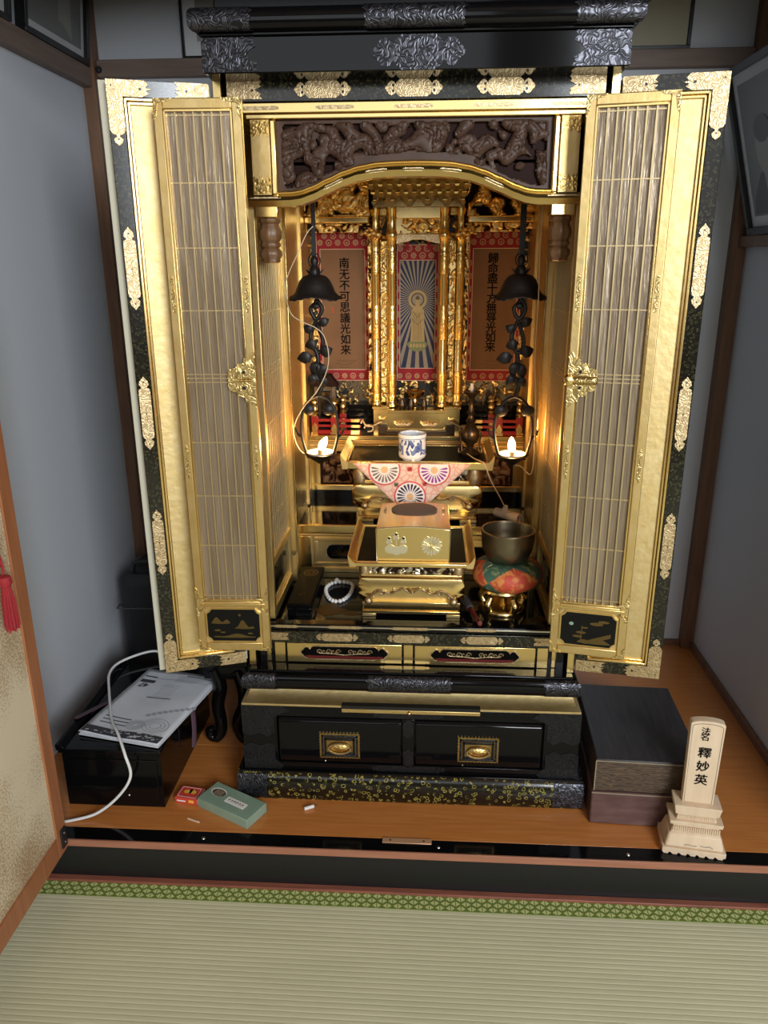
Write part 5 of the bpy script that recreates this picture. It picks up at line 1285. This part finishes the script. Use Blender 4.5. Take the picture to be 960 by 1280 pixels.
# ================================================================ THINGS ON THE ALCOVE FLOOR
# low black desk
t = thing('low_desk', 'low black lacquered desk with drawer front under the folded newspaper', 'desk', (-.5935, -.036, 0))
bx('desk_body', 'black_lacquer', t, -.100, .100, 0, .335, 0, .124, .0015)
bx('desk_top', 'black_lacquer', t, -.106, .1035, -.003, .345, .124, .1335, .002)
MB().prism([(-.106,.130),(-.092,.1335),(-.093,.137),(-.101,.142),(-.110,.1425),(-.109,.130)], -.003, .345).build('raised_end', 'black_lacquer', t, bevel=.0008)
bx('drawer_front', 'black_lacquer', t, -.092, .092, -.0025, .004, .012, .112, .0015)
MB().ball((.030,-.003,.030), .0022, 8, 5).build('screw', 'silver_trim', t)
# newspaper
t = thing('newspaper', 'folded grey newspaper lying on the low black desk', 'newspaper', (-.5585, .120, .1358), R(-12))
hw, hd = .0915, .134
vs = []; fs = []; nx, ny = 14, 18
def nz(x, yv): return .0075+.0018*math.sin(x*38+yv*9)+.0022*max(0, (x/hw))**2*math.sin(yv*16)+.0012*noise.noise(Vector((x*22, yv*22, 2)))
m = MB()
for j in range(ny+1):
    for i in range(nx+1):
        x = -hw+2*hw*i/nx; yv = -hd+2*hd*j/ny; vs.append((x, yv, nz(x, yv)))
for j in range(ny):
    for i in range(nx): a = j*(nx+1)+i; fs.append((a, a+1, a+nx+2, a+nx+1))
o = MB().add(vs, fs).build('top_sheet', 'newsprint', t, smooth=60); so = o.modifiers.new('s','SOLIDIFY'); so.thickness = .0012
m = MB()
for k in range(3): m.box(-hw+.001*k, hw-.0012*k, -hd+.0015*k, hd-.001*k, .0004+.0018*k, .0016+.0018*k)
m.build('under_sheets', 'newsprint', t)
def ink(m, x0, x1, y0, y1):
    n = max(1, int((x1-x0)/.012)); k = max(1, int((y1-y0)/.012))
    for i in range(n):
        for j in range(k):
            q = [(x0+(x1-x0)*a/n, y0+(y1-y0)*b/k) for a, b in ((i,j),(i+1,j),(i+1,j+1),(i,j+1))]; m.add([(a, b, nz(a,b)+.0013) for a, b in q], [(0,1,2,3)])
m = MB().use('news_grey'); rnd = random.Random(3)
ink(m, -.060,.080,.095,.0965)
for k in range(6): ink(m, .000,.075-.006*k,.112-.0045*k,.1135-.0045*k)
for k in range(7): ink(m, -.015-.003*rnd.random(),.022+.004*rnd.random(),.070-.0075*k,.0715-.0075*k)
for k in range(9):
    a = k*.7; ink(m, .015+.010*k-.004,.015+.010*k+.006,-.050+.010*k*.6,-.042+.010*k*.6)
for cx, cy, r in ((.052,-.078,.030), (.010,-.085,.020)):
    for q in range(3):
        rr = r*(1-q*.28)
        for i in range(26):
            a = 2*PI*i/26; a2 = 2*PI*(i+1)/26; P = [(cx+rr*math.cos(a), cy+rr*.8*math.sin(a)),(cx+rr*math.cos(a2), cy+rr*.8*math.sin(a2)),(cx+(rr-.0018)*math.cos(a2), cy+(rr-.0018)*.8*math.sin(a2)),(cx+(rr-.0018)*math.cos(a), cy+(rr-.0018)*.8*math.sin(a))]
            if all(abs(p[0]) < hw-.001 for p in P): m.add([(p[0],p[1],nz(*p)+.0013) for p in P], [(0,1,2,3)])
m.use('news_ink'); ink(m, -.080,-.044,.074,.086); ink(m, -.080,-.050,.098,.102); ink(m, .018,.080,.1155,.118)
for k in range(3): ink(m, -.070,-.010,-.070-.011*k,-.0675-.011*k)
ink(m, -.028,.030,.018,.0205); ink(m, -.088,.088,-.131,-.108)
m.use('newsprint')
for k in range(46):
    x = -.083+.166*rnd.random(); yv = -.129+.018*rnd.random(); w = .002+.006*rnd.random(); h = .001+.003*rnd.random()
    q = [(x,yv),(x+w,yv+h*.6),(x+w*.8,yv+h*1.4),(x-w*.1,yv+h*.8)]; m.add([(a,b,nz(a,b)+.0018) for a, b in q], [(0,1,2,3)])
stuff(m.build('printed_ink', None, t))
me = text_mesh('47', .022, vertical=False, mt='news_ink', bold=.0006); me.transform(Matrix.Rotation(R(-90),4,'X')); 
put('page_number', me, t, (-.062, .062, nz(-.062,.062)+.0022), (0,0,PI))
# purple ribbon across the desk
o = MB().tube(curve_pts([(-.700,.05,.1465),(-.668,.125,.1362),(-.640,.150,.1346),(-.60,.17,.1345),(-.52,.15,.1345),(-.484,.135,.1335),(-.477,.13,.118),(-.476,.128,.08),(-.478,.122,.035)], 8), .0065, 6, flat=.18).build('ribbon', 'strap_purple', smooth=60); tag(o, 'flat purple brown ribbon lying across the low black desk under the newspaper', 'ribbon')
# white cord
o = MB().tube(curve_pts([(-.687,-.092,.003),(-.665,-.088,.004),(-.618,-.074,.012),(-.575,-.062,.045),(-.5475,-.058,.090),(-.556,-.052,.135),(-.586,-.008,.1535),(-.620,.045,.150),(-.668,.150,.1485),(-.700,.232,.150),(-.690,.285,.152),(-.632,.330,.155),(-.585,.320,.145),(-.560,.345,.10)], 8), .0030, 8).build('power_cord', 'cord_white', smooth=60); tag(o, 'white electric cord curling over the newspaper and low desk', 'cord')
# black stand with scrolled legs beside the altar
t = thing('scroll_leg_stand', 'black lacquered stand with curved scroll legs between desk and altar', 'stand', (-.414, .185, 0))
bx('stand_top', 'black_lacquer', t, -.056, .056, -.012, .30, .205, .228, .003)
bx('stand_apron', 'black_lacquer', t, -.048, .048, -.004, .29, .170, .205, .002)
for x in (-.026, .026):
    for yv in (.006, .27):
        s = -1 if x < 0 else 1
        c = curve_pts([(x,yv,.19),(x+.012,yv-.004,.150),(x+(.010 if s > 0 else .002),yv,.100),(x-s*.006,yv,.060),(x-s*.004,yv,.030),(x+s*.008,yv-.002,.014),(x+s*.020,yv-.002,.018),(x+s*.020,yv-.002,.032),(x+s*.012,yv-.002,.034)], 6)
        MB().tube(c, [.016-.0001*i for i in range(len(c)-18)]+[.0105]*18, 10).build('leg', 'black_lacquer', t, smooth=60)
# black soft case at the back of the left corner
t = thing('black_case', 'black rounded soft case standing in the corner behind the low desk', 'case', (-.680, .43, 0))
MB().box(-.075,.085,0,.17,0,.315).build('case_body', 'black_satin', t, bevel=.035, seg=4)
MB().tube(curve_pts([(-.03,.02,.315),(-.02,.02,.338),(.03,.02,.338),(.04,.02,.315)], 6), .006, 8).build('carry_handle', 'black_satin', t, smooth=60)
MB().tube([(-.074,.085,.22),(-.074,.0,.22),(-.0,-.0005,.22),(.084,.0,.22),(.0845,.085,.22)], .0018, 6).build('zip', 'striker_grip', t, smooth=60)

# two-part wooden box right of the altar
t = thing('lidded_box', 'dark wood grain lidded box with worn edges beside wooden tablet', 'box', (.3595, -.036, 0), R(-2.5))
bx('box_base', 'base_side', t, -.003, .203, 0, .283, 0, .0735, .003)
l = bx('box_lid', 'lid_side', t, .001, .199, .003, .279, .0755, .144, .002)
bx('lid_top', 'lid_wood', l, .0005, .1995, .0025, .2795, .1425, .1475, .0025)
m = MB().box(.0005,.1995,.0020,.0040,.1415,.1435).box(.0000,.0020,.0025,.0045,.076,.1425); m.build('worn_edge', 'edge_worn', l)
m = MB().box(-.003,.203,-.0004,.001,.0705,.0728); m.build('worn_edge', 'edge_worn', t)

# memorial tablet
t = thing('wooden_tablet', 'pale wooden upright tablet with brushed ink characters on stepped base', 'tablet', (.537, -.0835, 0), R(-8))
def step(name, w0, w1, d0, d1, z0, z1, bev=.001):
    vs = [(-w0,-d0,z0),(w0,-d0,z0),(w0,d0,z0),(-w0,d0,z0),(-w1,-d1,z1),(w1,-d1,z1),(w1,d1,z1),(-w1,d1,z1)]
    return MB().add(vs, [(3,2,1,0),(4,5,6,7),(0,1,5,4),(1,2,6,5),(2,3,7,6),(3,0,4,7)]).build(name, 'pale_wood', t, bevel=bev)
m = MB(); P = [(-.056,.004)]
for k in range(7): x = -.056+.016*k; P += [(x+.003,.0),(x+.011,.0),(x+.0125,.004),(x+.0145,.004)]
P += [(.056,.004),(.056,.014),(-.056,.014)]
m.prism(P, -.034, -.028).box(-.056,.056,-.028,.034,.0,.014); m.build('foot_plate', 'pale_wood', t, bevel=.0006)
bo = step('bulge', .053, .046, .032, .026, .014, .042, .004)
m = MB(); m.tube([(-.018,-.0308,.0215),(-.010,-.0306,.0225),(-.002,-.0308,.021),(.004,-.0308,.0215)], .0010, 5).tube([(.010,-.0306,.0225),(.018,-.0306,.0215),(.026,-.0304,.023),(.032,-.0306,.0205)], .0010, 5); m.build('incised_cloud', 'edge_worn', bo)
c1 = step('carved_step', .043, .040, .024, .022, .042, .060)
m = MB()
for k in range(22): m.box(-.040+.0038*k, -.040+.0038*k+.0022, -.0252, -.022, .045, .057)
stuff(m.build('fluting', 'pale_wood', c1))
step('step_plate', .046, .047, .025, .026, .060, .068); c2 = step('carved_step', .036, .033, .019, .018, .068, .080)
m = MB()
for k in range(20): m.box(-.034+.0034*k, -.034+.0034*k+.0020, -.0200, -.017, .070, .078)
stuff(m.build('fluting', 'pale_wood', c2))
step('top_plate', .038, .0415, .020, .023, .080, .100)
W = .0278
P = [(-W*.98,.098),(W*.98,.098),(W*1.06,.266)] + [(W*1.06*math.cos(a), .266+.007*math.sin(a)) for a in [PI*k/12 for k in range(1,12)]] + [(-W*1.06,.266)]
pq = MB().prism(P, -.009, .009).build('plaque', 'pale_wood', t, bevel=.0014)
m = MB(); Q = [(x*.88, .098+(z-.098)*.955+.003) for x, z in P]; m.tube([(x, -.0090, z) for x, z in Q], .0007, 5, True); m.build('incised_border', 'edge_worn', pq)
put('ink_characters', text_mesh('法名', .0165, lead=.72, thick=.0003), pq, (-.003, -.0098, .2605))
put('ink_characters', text_mesh('釋妙英', .0235, lead=1.22, thick=.0005), pq, (0, -.0098, .2190))

# small things on the boards
t = thing('incense_box', 'flat green wrapped incense box with oval window and white label', 'box', (-.356, -.0335, 0), R(-28))
bx('carton', 'incense_green', t, -.0655, .0655, -.030, .030, 0, .0215, .0012)
m = MB().use('white_card').flat(ell(-.039,.006,.0185,.0118,26), .0218, 'Z').use('incense_brown').flat(ell(-.0375,.0045,.0165,.0100,26), .0220, 'Z'); m.build('oval_window', None, t)
m = MB()
for k in range(4): m.box(-.046+.005*k, -.0435+.005*k, -.0025, .0115, .0219, .0224)
m.build('incense_sticks', 'edge_worn', t)
lb2 = MB().box(-.012,.038,-.010,.006,.0214,.0220).build('label', 'white_card', t)
m = MB()
for k in range(6): 
    x = -.006+.0068*k; m.tube([(x,-.005,.0222),(x+.002,.001,.0222),(x+.004,-.003,.0222)], .0005, 4); m.tube([(x,.001,.0222),(x+.004,.0005,.0222)], .0005, 4)
m.build('label_marks', 'ink', lb2)
t = thing('matchbox', 'small red matchbox with yellow picture beside the green box', 'matchbox', (-.4515, -.0045, 0), R(-9))
bx('sleeve', 'match_red', t, -.0245, .0245, -.0185, .0185, 0, .0140, .0008)
bx('tray', 'white_card', t, -.0240, .0262, -.0168, .0168, .0012, .0128, .0006)
m = MB().use('white_card').box(-.0205,.0205,-.0150,-.0142,.0139,.0143).box(-.0205,.0205,.0142,.0150,.0139,.0143).box(-.0205,-.0198,-.0150,.0150,.0139,.0143).box(.0198,.0205,-.0150,.0150,.0139,.0143)
m.box(-.020,-.001,-.0190,-.0184,.0045,.0075)
m.use('match_yellow').flat(ell(-.006,.001,.0065,.0055,16), .01445, 'Z').flat(ell(.008,.001,.0065,.0050,16), .01445, 'Z').flat([(.006,.0105),(.012,.004),(.004,.002)], .0145, 'Z').box(.006,.017,-.0190,-.0184,.004,.010)
m.use('ink').flat([(-.001,-.002),(.004,-.003),(.005,.009),(-.001,.010)], .0146, 'Z'); m.build('printed_label', None, t)
t = thing('matchstick', 'single pale matchstick lying before the red matchbox', 'matchstick', (-.425, -.071, .0012), R(-20))
bx('stick', 'pale_wood', t, -.0135, .0125, -.0011, .0011, -.0012, .0010); MB().ball((.013,0,0), .0015, 8, 5).build('head', 'white_card', t)
t = thing('candle_stub', 'little white candle stub on the boards before the altar', 'candle', (-.199, -.024, .0038), R(28))
MB().lathe([(.0004,-.012),(.0036,-.012),(.0038,.006),(.0026,.009),(.0004,.009)], 14, ax='X').build('wax', 'white_card', t, smooth=45)
MB().tube([(.009,0,0),(.013,0,.001),(.0155,.001,.0)], .0006, 5).build('wick', 'ink', t)
